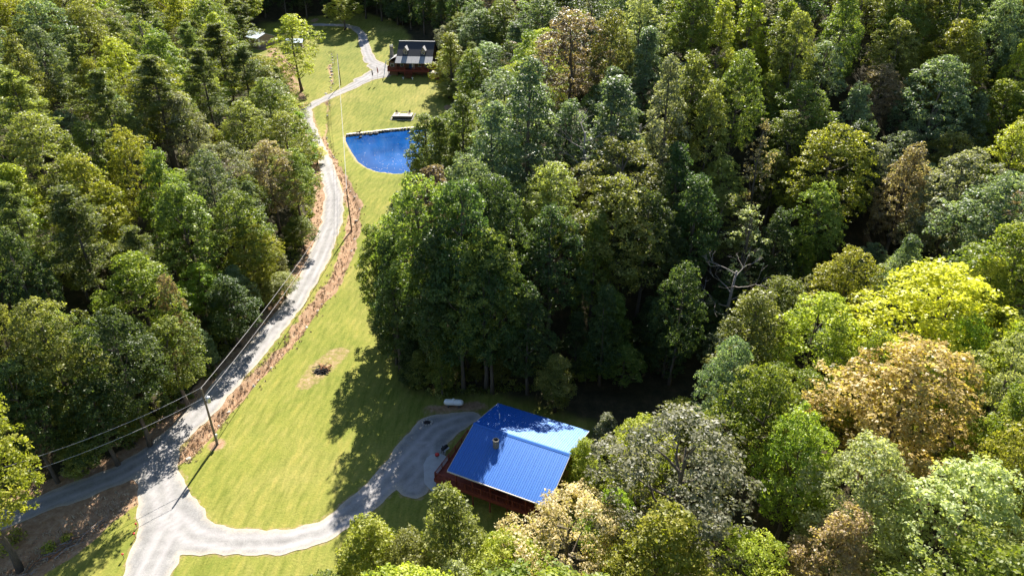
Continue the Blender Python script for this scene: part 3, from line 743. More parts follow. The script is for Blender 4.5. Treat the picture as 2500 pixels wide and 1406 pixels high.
VISIBLE_OPEN = [(0, 1406), (0, 1232), (90, 1160), (300, 1090), (430, 990), (475, 945), (540, 880), (690, 690), (740, 600), (775, 470), (785, 400), (795, 340), (780, 290), (725, 250), (740, 225), (700, 190), (665, 130), (640, 122), (600, 116), (582, 100), (610, 66), (660, 70), (740, 55), (870, 58), (960, 50), (950, 100), (1065, 100), (1075, 175), (1098, 240), (1090, 300), (1020, 318), (1000, 400), (1000, 432), (965, 480), (900, 560), (908, 650), (920, 740), (930, 830), (985, 940), (1000, 985), (1210, 985), (1435, 1058), (1405, 1130), (1350, 1225), (1220, 1245), (1110, 1230), (1000, 1290), (880, 1275), (835, 1310), (825, 1406)]
def blocks_view(x, y, z, H, rad, mid):
    a = np.linspace(0, 2 * np.pi, 9)[:-1]
    cx = np.concatenate([x + rad * .8 * np.cos(a), [x, x, x]]); cy = np.concatenate([y + rad * .8 * np.sin(a), [y, y, y]])
    cz = np.concatenate([np.full(8, z + H * mid), [z + H * .93, z + H * mid, z + H * .4]])
    u, v, w = proj(cx, cy, cz)
    return bool(inside(u, v, VISIBLE_OPEN).any())
KEYVIEW = []
for t in trees:
    k_ = [float(c_) for c_ in proj(np.array(t['x']), np.array(t['y']), np.array(t['z'] + t['H'] * SH_MID[t['shape']]))]
    KEYVIEW.append((k_[0], k_[1], t['w'] * RADIUS[t['shape']] * FPX / k_[2], k_[2]))
rng = np.random.default_rng(7)
occ = {}
CELL = 6.0
def crowded(x, y, r):
    i, j = int(x // CELL), int(y // CELL)
    for a in range(i - 2, i + 3):
        for b in range(j - 2, j + 3):
            for (qx, qy, qr) in occ.get((a, b), ()):
                if (qx - x) ** 2 + (qy - y) ** 2 < (.5 * (qr + r)) ** 2: return True
    return False
def occupy(x, y, r): occ.setdefault((int(x // CELL), int(y // CELL)), []).append((x, y, r))
for t in trees: occupy(t['x'], t['y'], 2 * t['w'] * RADIUS[t['shape']] * .62)
cand = []
N = 60000
cy_ = rng.uniform(14, 620, N); cx_ = rng.uniform(-1, 1, N) * (45 + .95 * cy_)
ok = (~inside(cx_, cy_, open_poly)) & (np.abs(cx_) < 470) & (np.hypot(cx_ - 19, cy_ - 81) > 12)
cx_, cy_ = cx_[ok], cy_[ok]
cz_ = height(cx_, cy_, fine=False)
dd = seg_dist(cx_, cy_, open_poly, True)
uu, vv, ww = proj(cx_, cy_, cz_ + 15)
keep = (uu > -330) & (uu < 2830) & ((vv > -120) | ((vv > -520) & (cy_ < 430))) & (vv < 2000)
def pick(rng, x, y, d, u=0, v=0):
    r = rng.random()
    left = x < -20 - .12 * y
    if left:
        if r < .07: return 'pine', 'pine'
        tone = rng.choice(['green', 'lime', 'olive', 'blue', 'dark', 'bright', 'brown', 'grey'], p=[.16, .30, .22, .12, .03, .12, .03, .02])
    elif v > 1060 - .44 * (u - 1480) and u > 800:
        tone = rng.choice(['bright', 'lime', 'pale', 'tan', 'gold', 'green', 'olive'], p=[.32, .30, .17, .04, .03, .07, .07])
    else:
        tone = rng.choice(['green', 'blue', 'olive', 'dark', 'lime', 'brown', 'grey', 'pale', 'bright'], p=[.27, .2, .14, .12, .10, .05, .06, .02, .04]) if v < 480 + .05 * (u - 1250) else rng.choice(['dark', 'green', 'blue', 'grey', 'olive'], p=[.42, .28, .18, .05, .07])  # lower crowns: the hollow's shade put into darker leaf tones
    shape = rng.choice(['round', 'tall', 'fine', 'sparse'], p=[.64, .15, .16, .05])
    return shape, tone
for i in np.nonzero(keep)[0]:
    x, y, z, d = cx_[i], cy_[i], cz_[i], dd[i]
    H = float(np.clip(rng.normal(25.5, 3.2), 15, 33))
    if d < 5 and y < 290: H *= rng.uniform(.35, .75)
    elif d < 10 and y < 290: H *= rng.uniform(.6, 1.0)
    elif rng.random() < .13: H *= .6
    shape, tone = pick(rng, x, y, d, uu[i], vv[i])
    w = H / 24 * rng.uniform(1.08, 1.5) * (.85 if shape == 'pine' else 1)
    if d < 5: w *= 1.1
    rad = w * RADIUS[shape]
    if crowded(x, y, 2 * rad * .61): continue
    if blocks_view(x, y, z, H, rad, SH_MID[shape]): continue
    cu_, cv_, cw_ = [float(k_) for k_ in proj(np.array(x), np.array(y), np.array(z + H * SH_MID[shape]))]
    if any(cw_ < k_[3] + 3 and math.hypot(cu_ - k_[0], cv_ - k_[1]) < .62 * (k_[2] + rad * FPX / cw_) for k_ in KEYVIEW): continue
    place(x, y, z, H, w, shape, tone); occupy(x, y, 2 * rad * .61)

# which of them show: a coarse depth test of the crowns
ZB = np.full((176, 313), 1e9); IDB = np.full((176, 313), -1, int)
gy_, gx_ = np.mgrid[0:176, 0:313]
for i, t in enumerate(trees):
    mid = SH_MID[t['shape']]
    u, v, w = [float(q) for q in proj(np.array(t['x']), np.array(t['y']), np.array(t['z'] + t['H'] * mid))]
    if t['y'] < 5: continue
    a = t['w'] * RADIUS[t['shape']] * FPX / w / 8
    dep = math.atan2(CAM_H - t['z'] - t['H'] * mid, t['y'])
    b = math.hypot(t['H'] * .36 * math.cos(dep), t['w'] * RADIUS[t['shape']] * math.sin(dep)) * FPX / w / 8
    x0, x1 = int(max(0, u / 8 - a)), int(min(312, u / 8 + a)); y0, y1 = int(max(0, v / 8 - b)), int(min(175, v / 8 + b))
    if x1 < x0 or y1 < y0: continue
    sl = (slice(y0, y1 + 1), slice(x0, x1 + 1))
    e = (((gx_[sl] - u / 8) / a) ** 2 + ((gy_[sl] - v / 8) / b) ** 2 < 1) & (w < ZB[sl])
    ZB[sl] = np.where(e, w, ZB[sl]); IDB[sl] = np.where(e, i, IDB[sl])
cnt = np.bincount(IDB[IDB >= 0].ravel(), minlength=len(trees))
for i, t in enumerate(trees): t['vis'] = int(cnt[i]); t['id'] = i
shown = sorted([t for t in trees if t['vis'] > 4], key=lambda t: -t['vis'])
pines = [t for t in shown if t['shape'] == 'pine'][:90]
leafy = [t for t in shown if t['shape'] != 'pine'][:300]
single = {t['id'] for t in pines + leafy}

# ------------------------------------------------------------------ labels that tell the trees apart
MARKS = [('the blue-roofed cabin', (1250, 1110)), ('the pond', (930, 375)), ('the log house', (1005, 140)), ('the near utility pole', (515, 1010)), ('the far metal shed', (637, 92)),
         ('the top right corner', (2500, 0)), ('the bottom right corner', (2500, 1406)), ('the top left corner', (0, 0)), ('the burn pile', (785, 900)), ('the white gas tank', (1108, 988))]
ORD = ['', 'second ', 'third ', 'fourth ', 'fifth ', 'sixth ', 'seventh ', 'eighth ', 'ninth ', 'tenth ', 'eleventh ', 'twelfth ', '13th ', '14th ', '15th ', '16th ', '17th ', '18th ', '19th ', '20th ', '21st ', '22nd ', '23rd ', '24th ', '25th ', '26th ', '27th ', '28th ', '29th ', '30th ']
groups = {}
for t in pines + leafy:
    u, v, w = [float(q) for q in proj(np.array(t['x']), np.array(t['y']), np.array(t['z'] + t['H'] * .6))]
    t['uv'] = (u, v)
    md = min(range(len(MARKS)), key=lambda k: math.hypot(u - MARKS[k][1][0], v - MARKS[k][1][1]))
    size = 'small' if t['H'] < 14 else ('tall' if t['H'] > 25.5 else '')
    left = t['x'] < -20 - .12 * t['y']
    side = 'left hillside' if left else ('near wood' if t['y'] < 95 and t['x'] > 5 else 'right hillside')
    if t['y'] < 62 and t['x'] < 6 and not left: side = 'near wood'
    if left and t['y'] < 58: side = 'left road edge'
    groups.setdefault((md, size, t['tone'] if t['shape'] != 'pine' else 'pine', t['shape'] in ('pine',), t['shape'] == 'sparse', side), []).append(t)
for (md, size, tone, is_pine, thin, side), ts in groups.items():
    ts.sort(key=lambda t: math.hypot(t['uv'][0] - MARKS[md][1][0], t['uv'][1] - MARKS[md][1][1]))
    for k, t in enumerate(ts):
        kind = 'pine' if is_pine else ('thin-leaved tree' if thin else 'leafy tree')
        words = (size + ' ' if size else '') + TONES[tone][3] + ' ' + kind + ' on the ' + side.replace('near wood', 'near slope')
        t['label'] = words + (', ' + ORD[min(k, 29)] + 'nearest to ' + MARKS[md][0])
        t['label'] = t['label'].replace('on the left road edge', 'beside the left road')

def leaf_mat_on(o, slot, tone):
    o.material_slots[slot].link = 'OBJECT'; o.material_slots[slot].material = M['leaf_' + tone]
for t in trees:
    vs = LIB[t['shape']]; t['var'] = int(abs(t['x'] * 7 + t['y'] * 13)) % len(vs) if t['var'] is None else t['var']
    t['rot'] = (t['id'] * 2.399963) % 6.2832
for t in trees:
    if t['id'] not in single: continue
    cm, tm = LIB[t['shape']][t['var']]
    o = empty('pine_tree' if t['shape'] == 'pine' else 'broadleaf_tree', (t['x'], t['y'], t['z'] - .15), t['rot'])
    o.scale = (t['w'], t['w'], t['H'] / 24)
    tag(o, t['label'], 'tree', 'pines on the hillside' if t['shape'] == 'pine' else 'broadleaf trees of the wooded slopes')
    inst('trunk', tm, o)
    c = inst('crown', cm, o)
    leaf_mat_on(c, 0, t['tone'])
# the rest of the wood reads as one mass
proto = bpy.data.collections.new('forest_kinds')
pro_idx = {}
for shp in LIB:
    for v, (cm, tm) in enumerate(LIB[shp]):
        nv, nt_ = len(cm.vertices), len(tm.vertices)
        bm = bmesh.new(); bm.from_mesh(cm)
        lay = bm.faces.layers.float.get('tint')
        bm.from_mesh(tm)
        me = bpy.data.meshes.new('forest_' + shp); bm.to_mesh(me); bm.free()
        mi = np.zeros(len(me.polygons), np.int32); mi[len(cm.polygons):] = 1
        me.materials.append(M['leaf_green']); me.materials.append(M['bark']); me.polygons.foreach_set('material_index', mi)
        for tone in (['pine'] if shp == 'pine' else ['green', 'lime', 'olive', 'blue', 'dark', 'bright', 'brown', 'grey', 'pale', 'gold', 'tan', 'orange']):
            if not any(t['shape'] == shp and t['var'] == v and t['id'] not in single and (shp == 'pine' or t['tone'] == tone) for t in trees): continue
            po = bpy.data.objects.new('forest_kind_%03d' % len(pro_idx), me); leaf_mat_on(po, 0, tone); pro_idx[(shp, v, tone)] = len(pro_idx); proto.objects.link(po)
rest = [t for t in trees if t['id'] not in single]
fm = bpy.data.meshes.new('forest')
fm.vertices.add(len(rest)); fm.vertices.foreach_set('co', np.array([(t['x'], t['y'], t['z'] - .15) for t in rest], np.float32).ravel())
fm.attributes.new('kind_index', 'INT', 'POINT').data.foreach_set('value', np.array([pro_idx[(t['shape'], t['var'], 'pine' if t['shape'] == 'pine' else t['tone'])] for t in rest], np.int32))
fm.attributes.new('turn', 'FLOAT_VECTOR', 'POINT').data.foreach_set('vector', np.array([(0, 0, t['rot']) for t in rest], np.float32).ravel())
fm.attributes.new('size', 'FLOAT_VECTOR', 'POINT').data.foreach_set('vector', np.array([(t['w'], t['w'], t['H'] / 24) for t in rest], np.float32).ravel())
fo = tag(link(bpy.data.objects.new('forest', fm)), 'dense mixed woods covering the farther slopes', 'forest', kind='stuff')
ng = bpy.data.node_groups.new('forest_scatter', 'GeometryNodeTree')
ng.interface.new_socket('Geometry', in_out='INPUT', socket_type='NodeSocketGeometry')
ng.interface.new_socket('Geometry', in_out='OUTPUT', socket_type='NodeSocketGeometry')
gi, go = ng.nodes.new('NodeGroupInput'), ng.nodes.new('NodeGroupOutput')
ci = ng.nodes.new('GeometryNodeCollectionInfo'); ci.inputs['Collection'].default_value = proto
ci.inputs['Separate Children'].default_value = True; ci.inputs['Reset Children'].default_value = True
ip = ng.nodes.new('GeometryNodeInstanceOnPoints'); ip.inputs['Pick Instance'].default_value = True
def named(n, ty):
    a = ng.nodes.new('GeometryNodeInputNamedAttribute'); a.data_type = ty; a.inputs['Name'].default_value = n; return a.outputs['Attribute']
e2r = ng.nodes.new('FunctionNodeEulerToRotation')
ng.links.new(named('turn', 'FLOAT_VECTOR'), e2r.inputs[0]); ng.links.new(e2r.outputs[0], ip.inputs['Rotation'])
ng.links.new(named('size', 'FLOAT_VECTOR'), ip.inputs['Scale']); ng.links.new(named('kind_index', 'INT'), ip.inputs['Instance Index'])
mp_ = ng.nodes.new('GeometryNodeMeshToPoints')
ng.links.new(gi.outputs[0], mp_.inputs['Mesh']); ng.links.new(mp_.outputs[0], ip.inputs['Points'])
ng.links.new(ci.outputs[0], ip.inputs['Instance']); ng.links.new(ip.outputs[0], go.inputs[0])
md_ = fo.modifiers.new('scatter', 'NODES'); md_.node_group = ng
print('TREES', len(trees), 'single', len(single), 'rest', len(rest), 'kinds', len(pro_idx))
# leafless trees that catch the light among the green ones
for px, py, H, var, lab in [(1425, 350, 21, 0, 'leafless grey tree with bent limbs on the right hillside above the pond'), (1560, 330, 19, 1, 'leafless pale tree beside the tall grey-brown tree on the right hillside'), (1790, 690, 20, 1, 'leafless grey tree deep in the shaded hollow right of the cabin')]:
    x, y, z, t = stand(px, py, .62 * H)
    o = empty('bare_tree', (x, y, z - .2), var * 1.3); o.scale = (H / 18,) * 3
    tag(o, lab, 'tree', 'leafless trees'); inst('limbs', SNAG[var], o)

# ------------------------------------------------------------------ the blue-roofed cabin
CAB, CTH, CL, CD = (-8.0, 62.15), -.44, 13.5, 14.2
EZ, RZ = 5.0, 6.97
cu, cv = Vector((math.cos(CTH), math.sin(CTH), 0)), Vector((-math.sin(CTH), math.cos(CTH), 0))
cabin = tag(empty('cabin', (CAB[0], CAB[1], 0), CTH), 'cabin with a bright blue ribbed metal roof and dark red deck', 'cabin')
HALF = CD / 2
roof = MB()
roof.add([(0, 0, EZ - .14), (CL, 0, EZ - .14), (CL, HALF, RZ - .14), (0, HALF, RZ - .14), (CL, CD, EZ - .14), (0, CD, EZ - .14),
          (0, 0, EZ - .04), (CL, 0, EZ - .04), (CL, HALF, RZ - .04), (0, HALF, RZ - .04), (CL, CD, EZ - .04), (0, CD, EZ - .04)],
         [(0, 1, 2, 3), (3, 2, 4, 5), (7, 6, 9, 8), (8, 9, 11, 10), (0, 6, 7, 1), (4, 10, 11, 5), (0, 3, 9, 6), (3, 5, 11, 9), (1, 7, 8, 2), (2, 8, 10, 4)])
roof_o = roof.build('roof', M['fascia'], cabin)
slope = math.hypot(HALF, RZ - EZ); PW = CL / 15
pv, pf = [], []
prof = [(0, 0)]
for k in range(3):
    c = PW * (k + .5) / 3
    prof += [(c - .06, 0), (c - .03, .03), (c + .03, .03), (c + .06, 0)]
prof += [(PW - .012, 0)]
for y in (-.06, slope):
    pv += [(x, y, z) for x, z in prof]
    pv += [(x, y, z - .03) for x, z in prof]
n = len(prof)
for i in range(n - 1):
    pf += [(i, i + 1, 2 * n + i + 1, 2 * n + i), (n + i + 1, n + i, 3 * n + i, 3 * n + i + 1), (i, n + i, n + i + 1, i + 1), (2 * n + i, 2 * n + i + 1, 3 * n + i + 1, 3 * n + i)]
pf += [(0, 2 * n, 3 * n, n), (n - 1, 2 * n - 1, 4 * n - 1, 3 * n - 1)]
panel = MB().add(pv, pf).mesh('roof_panel', M['blue_metal'])
tilt = math.atan2(RZ - EZ, HALF)
for i in range(15):
    inst('roof_panel', panel, roof_o, (PW * i, 0, EZ), (tilt, 0, 0))
    inst('roof_panel', panel, roof_o, (PW * (i + 1), CD, EZ), (tilt, 0, math.pi))
MB().add([(-.05, HALF - .28, RZ - .035), (CL + .05, HALF - .28, RZ - .035), (CL + .05, HALF, RZ + .085), (-.05, HALF, RZ + .085), (CL + .05, HALF + .28, RZ - .035), (-.05, HALF + .28, RZ - .035),
          (-.05, HALF, RZ + .02), (CL + .05, HALF, RZ + .02)], [(0, 1, 2, 3), (3, 2, 4, 5), (0, 3, 5, 6), (1, 7, 4, 2), (0, 6, 7, 1), (6, 5, 4, 7)]).build('ridge_cap', M['blue_metal'], roof_o)
MB().box(-.03, CL + .03, -.17, -.07, EZ - .17, EZ - .02).build('gutter', M['fascia'], roof_o)
for x in (-.05, CL + .01):
    b = MB(); b.poly([(x, -.05, EZ - .2), (x, HALF, RZ - .2), (x, CD + .05, EZ - .2), (x, CD + .05, EZ + .03), (x, HALF, RZ + .05), (x, -.05, EZ + .03)], (.04, 0, 0)); b.build('bargeboard', M['fascia'], roof_o)
# chimney and vent pipe
cx, cy = 4.25, 5.0
cz = EZ + (RZ - EZ) * cy / HALF
ch = MB(); ch.lathe([(.40, -.5), (.40, 1.0), (.43, 1.02), (.43, 1.14), (.30, 1.16), (.30, .9)], 10, c=(cx, cy, cz)); cho = ch.build('chimney', M['chimney_stone'], cabin)
MB().lathe([(.26, .91), (.26, .94)], 10, c=(cx, cy, cz)).build('flue', M['char'], cho)
MB().tube([(2.2, 10.2, 5.8), (2.2, 10.2, 7.0)], .06, 8).build('vent_pipe', M['white_paint'], cabin)
# walls
w = MB(); w.box(1.0, CL - .6, 2.6, CD - .5, .2, EZ - .1)
w.poly([(1.0, 2.6, EZ - .1), (1.0, CD - .5, EZ - .1), (1.0, HALF, RZ - .25)], (.15, 0, 0)); w.poly([(CL - .75, 2.6, EZ - .1), (CL - .75, CD - .5, EZ - .1), (CL - .75, HALF, RZ - .25)], (.15, 0, 0))
wall = w.build('wall', M['log_wall'], cabin)
for k in range(8):
    MB().tube([(1.0, 2.58, 2.75 + k * .29), (CL - .6, 2.58, 2.75 + k * .29)], .14, 8).build('log', M['log_wall'], wall)
    MB().tube([(.98, 2.6, 2.75 + k * .29), (.98, CD - .5, 2.75 + k * .29)], .14, 8).build('log', M['log_wall'], wall)
for x in (3.0, 9.6):
    f = MB().box(x, x + 1.4, 2.40, 2.46, 3.3, 4.5).build('window', M['white_paint'], cabin); MB().box(x + .08, x + 1.32, 2.38, 2.398, 3.38, 4.42).build('pane', M['glass'], f)
dr = MB().box(6.3, 7.3, 2.40, 2.46, 2.55, 4.6).build('door', M['red_board'], cabin); MB().box(7.1, 7.18, 2.34, 2.398, 3.5, 3.58).build('handle', M['steel'], dr)
# front deck under the eave and the walkway on the left side
DZ = 2.5
dk = MB(); dk.box(-2.1, CL - .3, .22, 2.55, DZ - .10, DZ); dk.box(-2.1, .95, 2.56, 9.0, DZ - .10, DZ); dk.build('deck', M['red_board'], cabin)
fs = MB(); fs.box(-2.15, CL - .25, .12, .2, DZ - .55, DZ + .02); fs.box(-2.22, -2.13, .12, 9.05, DZ - .5, DZ + .02); fs.build('deck_skirt', M['red_stain'], cabin)
for x in (-2.0, .9, 3.2, 5.6, 8.0, 10.4, 12.8):
    MB().box(x, x + .14, .22, .36, -.8, DZ - .1).build('deck_leg', M['red_stain'], cabin)
    if x > 0: MB().box(x, x + .14, .24, .38, DZ + .003, EZ - .16).build('porch_post', M['red_stain'], cabin)
for y in (3.0, 6.0, 8.8): MB().box(-2.05, -1.91, y, y + .14, -.8, DZ - .1).build('deck_leg', M['red_stain'], cabin)
def railing(p, q, z, parent, mat, posts=1.6, hgt=1.0, gap=.14, name='railing'):
    p, q = Vector(p), Vector(q); L = (q - p).length; d = (q - p) / L
    r = MB()
    for h, wd in ((hgt, .1), (.12, .07)): r.bar((p.x, p.y, z + h), (q.x, q.y, z + h), wd, .06)
    k = int(L / gap)
    for i in range(1, k):
        c = p + d * (i * L / k); r.box(c.x - .02, c.x + .02, c.y - .02, c.y + .02, z + .13, z + hgt - .03)
    ro = r.build(name, mat, parent)
    m = max(1, round(L / posts))
    for i in range(m + 1):
        c = p + d * (i * L / m); MB().box(c.x - .06, c.x + .06, c.y - .06, c.y + .06, z - .1, z + hgt + .08).build('rail_post', mat, ro)
    return ro
railing((-2.05, .2, 0), (CL - .35, .2, 0), DZ, cabin, M['red_board'], 2.2, 1.0, .2)
railing((-2.1, .3, 0), (-2.1, 9.0, 0), DZ, cabin, M['red_board'], 1.7, 1.0, .2)
railing((-2.05, 9.02, 0), (.8, 9.02, 0), DZ, cabin, M['red_board'], 1.1, 1.0, .2)
st = MB()
for k in range(7): st.box(-1.95, -.7, 9.1 + k * .28, 9.38 + k * .28, DZ - .34 * (k + 1) - .05, DZ - .34 * (k + 1))
st.build('steps', M['red_board'], cabin)

# ------------------------------------------------------------------ things round the cabin
gp = at(1108, 992); gz = hz(*gp)
tank = tag(empty('propane_tank', (gp[0], gp[1], gz), R_(-4)), 'long white propane tank lying on the shaded grass behind the cabin', 'gas tank')
R0, HL = .48, 1.02
pr_ = [(.02, -HL - R0)] + [(R0 * math.sin(a), -HL - R0 * math.cos(a)) for a in np.linspace(.25, 1.5708, 6)] + [(R0 * math.cos(a), HL + R0 * math.sin(a)) for a in np.linspace(0, 1.32, 6)] + [(.02, HL + R0)]
body = MB().lathe(pr_, 20, 'x', (0, 0, .82)).build('body', M['white_paint'], tank, smooth_=True)
MB().lathe([(R0 + .006, -.03), (R0 + .006, .03)], 20, 'x', (0, 0, .82)).build('weld_band', M['steel'], body)
MB().lathe([(.19, .44), (.19, .62), (.12, .68), (.02, .70)], 12, 'z', (0, 0, .82)).build('dome_lid', M['white_paint'], tank)
MB().tube([(.75, 0, 1.28), (.75, 0, 1.40)], .05, 8).build('valve', M['steel'], tank)
for x in (-.8, .8): MB().box(x - .1, x + .1, -.36, .36, 0, .46).build('leg', M['dark_stone'], tank)

def rock_mesh(seed, mat, name='rock'):
    bm = bmesh.new(); bmesh.ops.create_icosphere(bm, subdivisions=1, radius=.5)
    r = random.Random(seed)
    for v in bm.verts: v.co *= r.uniform(.75, 1.15); v.co.z *= .62
    me = bpy.data.meshes.new(name); bm.to_mesh(me); bm.free(); me.materials.append(mat); return me
ROCK = [rock_mesh(i, M['stone']) for i in range(4)]; DROCK = [rock_mesh(i + 20, M['dark_stone']) for i in range(3)]
fp = at(1043, 1032)
ring = tag(empty('fire_ring', (fp[0], fp[1], hz(*fp) + .04)), 'ring of loose stones for a fire on the shaded gravel', 'fire ring')
for k in range(11):
    a = k * .571; inst('stone', ROCK[k % 4], ring, (.72 * math.cos(a), .6 * math.sin(a), .1), (0, 0, k), (.34, .42, .4))
MB().lathe([(.5, 0), (.5, .05), (.1, .09)], 10).build('ashes', M['char'], ring)
pad = MB()
pp = [at(*q) for q in [(1034, 1135), (1042, 1118), (1056, 1109), (1074, 1108), (1092, 1116), (1098, 1150), (1090, 1196), (1060, 1206), (1036, 1180)]]
pad.poly([(p[0], p[1], -.05) for p in pp], (0, 0, .17))
pdo = pad.build('concrete_pad', plain('concrete', (.40, .395, .39), (.33, .325, .32), 1.2, .9)); tag(pdo, 'smooth grey concrete pad beside the deck', kind='structure')
bp = at(1068, 1120)
bowl = tag(empty('kettle_grill', (bp[0], bp[1], .12)), 'small dark red kettle grill standing on the concrete pad', 'grill')
MB().lathe([(.05, .42), (.25, .50), (.33, .64), (.33, .68)], 14, c=(0, 0, 0)).build('bowl', M['black'], bowl, smooth_=True)
MB().lathe([(.335, .69), (.28, .80), (.12, .88), (.03, .89)], 14).build('lid', M['red_plastic'], bowl, smooth_=True)
for k in range(3): MB().tube([(.2 * math.cos(k * 2.09), .2 * math.sin(k * 2.09), .5), (.33 * math.cos(k * 2.09), .33 * math.sin(k * 2.09), 0)], .02, 6).build('leg', M['steel'], bowl)
bp = at(1086, 1104)
box = tag(empty('smoker_grill', (bp[0], bp[1], hz(*bp) + .03), .9), 'black barrel grill pushed against the deck railing', 'grill')
MB().lathe([(.02, -.5), (.26, -.48), (.28, 0), (.26, .48), (.02, .5)], 12, 'x', (0, 0, .85)).build('barrel', M['black'], box, smooth_=True)
for x in (-.4, .4):
    for y in (-.22, .22): MB().bar((x, y, 0), (x, y * .6, .7), .05).build('leg', M['black'], box)
MB().box(-.5, .5, -.5, -.28, .74, .78).build('side_shelf', M['steel'], box)
MB().tube([(-.35, .05, 1.08), (-.35, .05, 1.45)], .05, 8).build('smoke_stack', M['black'], box)

# ------------------------------------------------------------------ utility poles and lines
def pole(px, py, H, label, transformer=False):
    p = at(px, py); z = hz(*p)
    o = tag(empty('utility_pole', (p[0], p[1], z - .1)), label, 'utility pole', 'utility poles of the power line')
    MB().tube([(0, 0, 0), (0, 0, H * .5), (0, 0, H)], [.17, .145, .115], 10).build('post', M['pole_wood'], o)
    ins = MB(); ins.lathe([(.03, H), (.06, H + .06), (.05, H + .2), (.02, H + .25)], 8); ins.build('insulator', M['white_paint'], o)
    MB().box(-.05, .18, -.04, .04, H - 1.55, H - 1.45).build('bracket', M['steel'], o)
    if transformer:
        t = MB().lathe([(.02, H - 2.35), (.27, H - 2.33), (.28, H - 1.5), (.22, H - 1.42), (.03, H - 1.38)], 14, c=(.46, .1, 0)).build('transformer', M['steel'], o, smooth_=True)
        MB().lathe([(.05, H - 1.38), (.07, H - 1.3), (.03, H - 1.15)], 8, c=(.46, .1, 0)).build('bushing', M['white_paint'], t)
        MB().box(-.06, .3, .02, .1, H - 1.95, H - 1.87).build('hanger', M['steel'], o)
        MB().box(.14, .36, -.12, .1, 1.5, 1.95).build('meter_box', M['steel'], o)
        MB().tube([(.19, 0, .1), (.19, 0, 1.5)], .04, 6).build('conduit', M['steel'], o)
    return Vector((p[0], p[1], z - .1)), H
P1 = pole(530, 1083, 9.9, 'wooden utility pole with grey transformer beside the gravel lane', True)
P2 = pole(858, 557, 10.4, 'wooden utility pole standing by the ditch below the pond')
P3 = pole(832, 207, 10.6, 'wooden utility pole on the lawn near the log house')
e0 = atz(-110, 1178, 12.0); P0 = (Vector((e0[0], e0[1], 2.0)), 10.0); P4 = (Vector((-96.0, 352.0, 26.0)), 11.0)
def wire(a, b, dz, sag, label):
    p, q = a[0] + Vector((0, 0, a[1] + dz)), b[0] + Vector((0, 0, b[1] + dz))
    pts = []
    for i in range(21):
        t = i / 20; c = p.lerp(q, t); c.z -= sag * 4 * t * (1 - t); pts.append(c)
    tag(MB().tube(pts, .03, 5).build('power_line', M['wire']), label, 'wire', 'power lines along the lane')
for dz, nm in ((.2, 'upper'), (-1.5, 'lower')):
    wire(P1, P2, dz, 1.5, nm + ' wire strung between the near pole and the pole below the pond')
    wire(P2, P3, dz, 1.8, nm + ' wire strung past the pond to the pole near the log house')
    wire(P0, P1, dz, 1.1, nm + ' wire running from the near pole over the left trees')

# ------------------------------------------------------------------ the log house at the head of the lawn
hp = at(1012, 188); hzz = hz(*hp)
house = tag(empty('log_house', (hp[0], hp[1], hzz), R_(-5)), 'log house with dark gabled roof, two dormers and red porch railing', 'house')
def prism_roof(mb, x0, x1, y0, z0, y1, z1, th=.18):
    mb.add([(x0, y0, z0), (x1, y0, z0), (x1, y1, z1), (x0, y1, z1), (x0, y0, z0 - th), (x1, y0, z0 - th), (x1, y1, z1 - th), (x0, y1, z1 - th)],
           [(0, 1, 2, 3), (7, 6, 5, 4), (0, 4, 5, 1), (1, 5, 6, 2), (2, 6, 7, 3), (3, 7, 4, 0)]); return mb
w = MB(); w.box(-6.3, 6.3, 2.5, 14.0, 0.2, 6.6)
for x in (-6.3, 6.12): w.poly([(x, 2.5, 6.6), (x, 14.0, 6.6), (x, 8.25, 10.8)], (.18, 0, 0))
hwall = w.build('wall', M['log_wall'], house)
for k in range(9): MB().tube([(-6.35, 2.47, 2.6 + k * .31), (6.35, 2.47, 2.6 + k * .31)], .15, 8).build('log', M['log_wall'], hwall)
r = MB(); prism_roof(r, -6.75, 6.75, 2.35, 6.8, 8.2, 11.1); prism_roof(r, -6.75, 6.75, 14.1, 6.8, 8.2 + .001, 11.1); hroof = r.build('roof', M['dark_shingle'], house)
MB().box(-6.8, 6.8, 7.95, 8.45, 11.0, 11.18).build('ridge_cap', M['porch_metal'], hroof)
for i in range(9):
    x = -6.9 + i * 13.8 / 9
    r = MB(); prism_roof(r, x + .01, x + 13.8 / 9 - .01, -.75, 4.95, 2.33, 6.78, .08); r.build('porch_roof_panel', M['porch_metal'], hroof)
for xc in (-3.55, 3.1):
    d = MB(); d.box(xc - .72, xc + .72, 3.1, 5.4, 7.0, 8.75); d.poly([(xc - .72, 3.1, 8.75), (xc + .72, 3.1, 8.75), (xc, 3.1, 9.75)], (0, .15, 0)); do = d.build('dormer', M['tan_wall'], house)
    r = MB()
    for s in (-1, 1):
        r.add([(xc, 2.85, 10.0), (xc, 6.75, 10.0), (xc + s * 1.0, 4.9, 8.62), (xc + s * 1.0, 2.85, 8.62), (xc, 2.85, 9.86), (xc, 6.75, 9.86), (xc + s * 1.0, 4.9, 8.48), (xc + s * 1.0, 2.85, 8.48)],
              [(0, 1, 2, 3), (7, 6, 5, 4), (0, 3, 7, 4), (1, 5, 6, 2), (2, 6, 7, 3)])
    r.build('dormer_roof', M['porch_metal'], do)
    MB().box(xc - .42, xc + .42, 3.03, 3.09, 7.35, 8.5).build('window_frame', M['white_paint'], do); MB().box(xc - .35, xc + .35, 3.00, 3.028, 7.42, 8.43).build('pane', M['glass'], do)
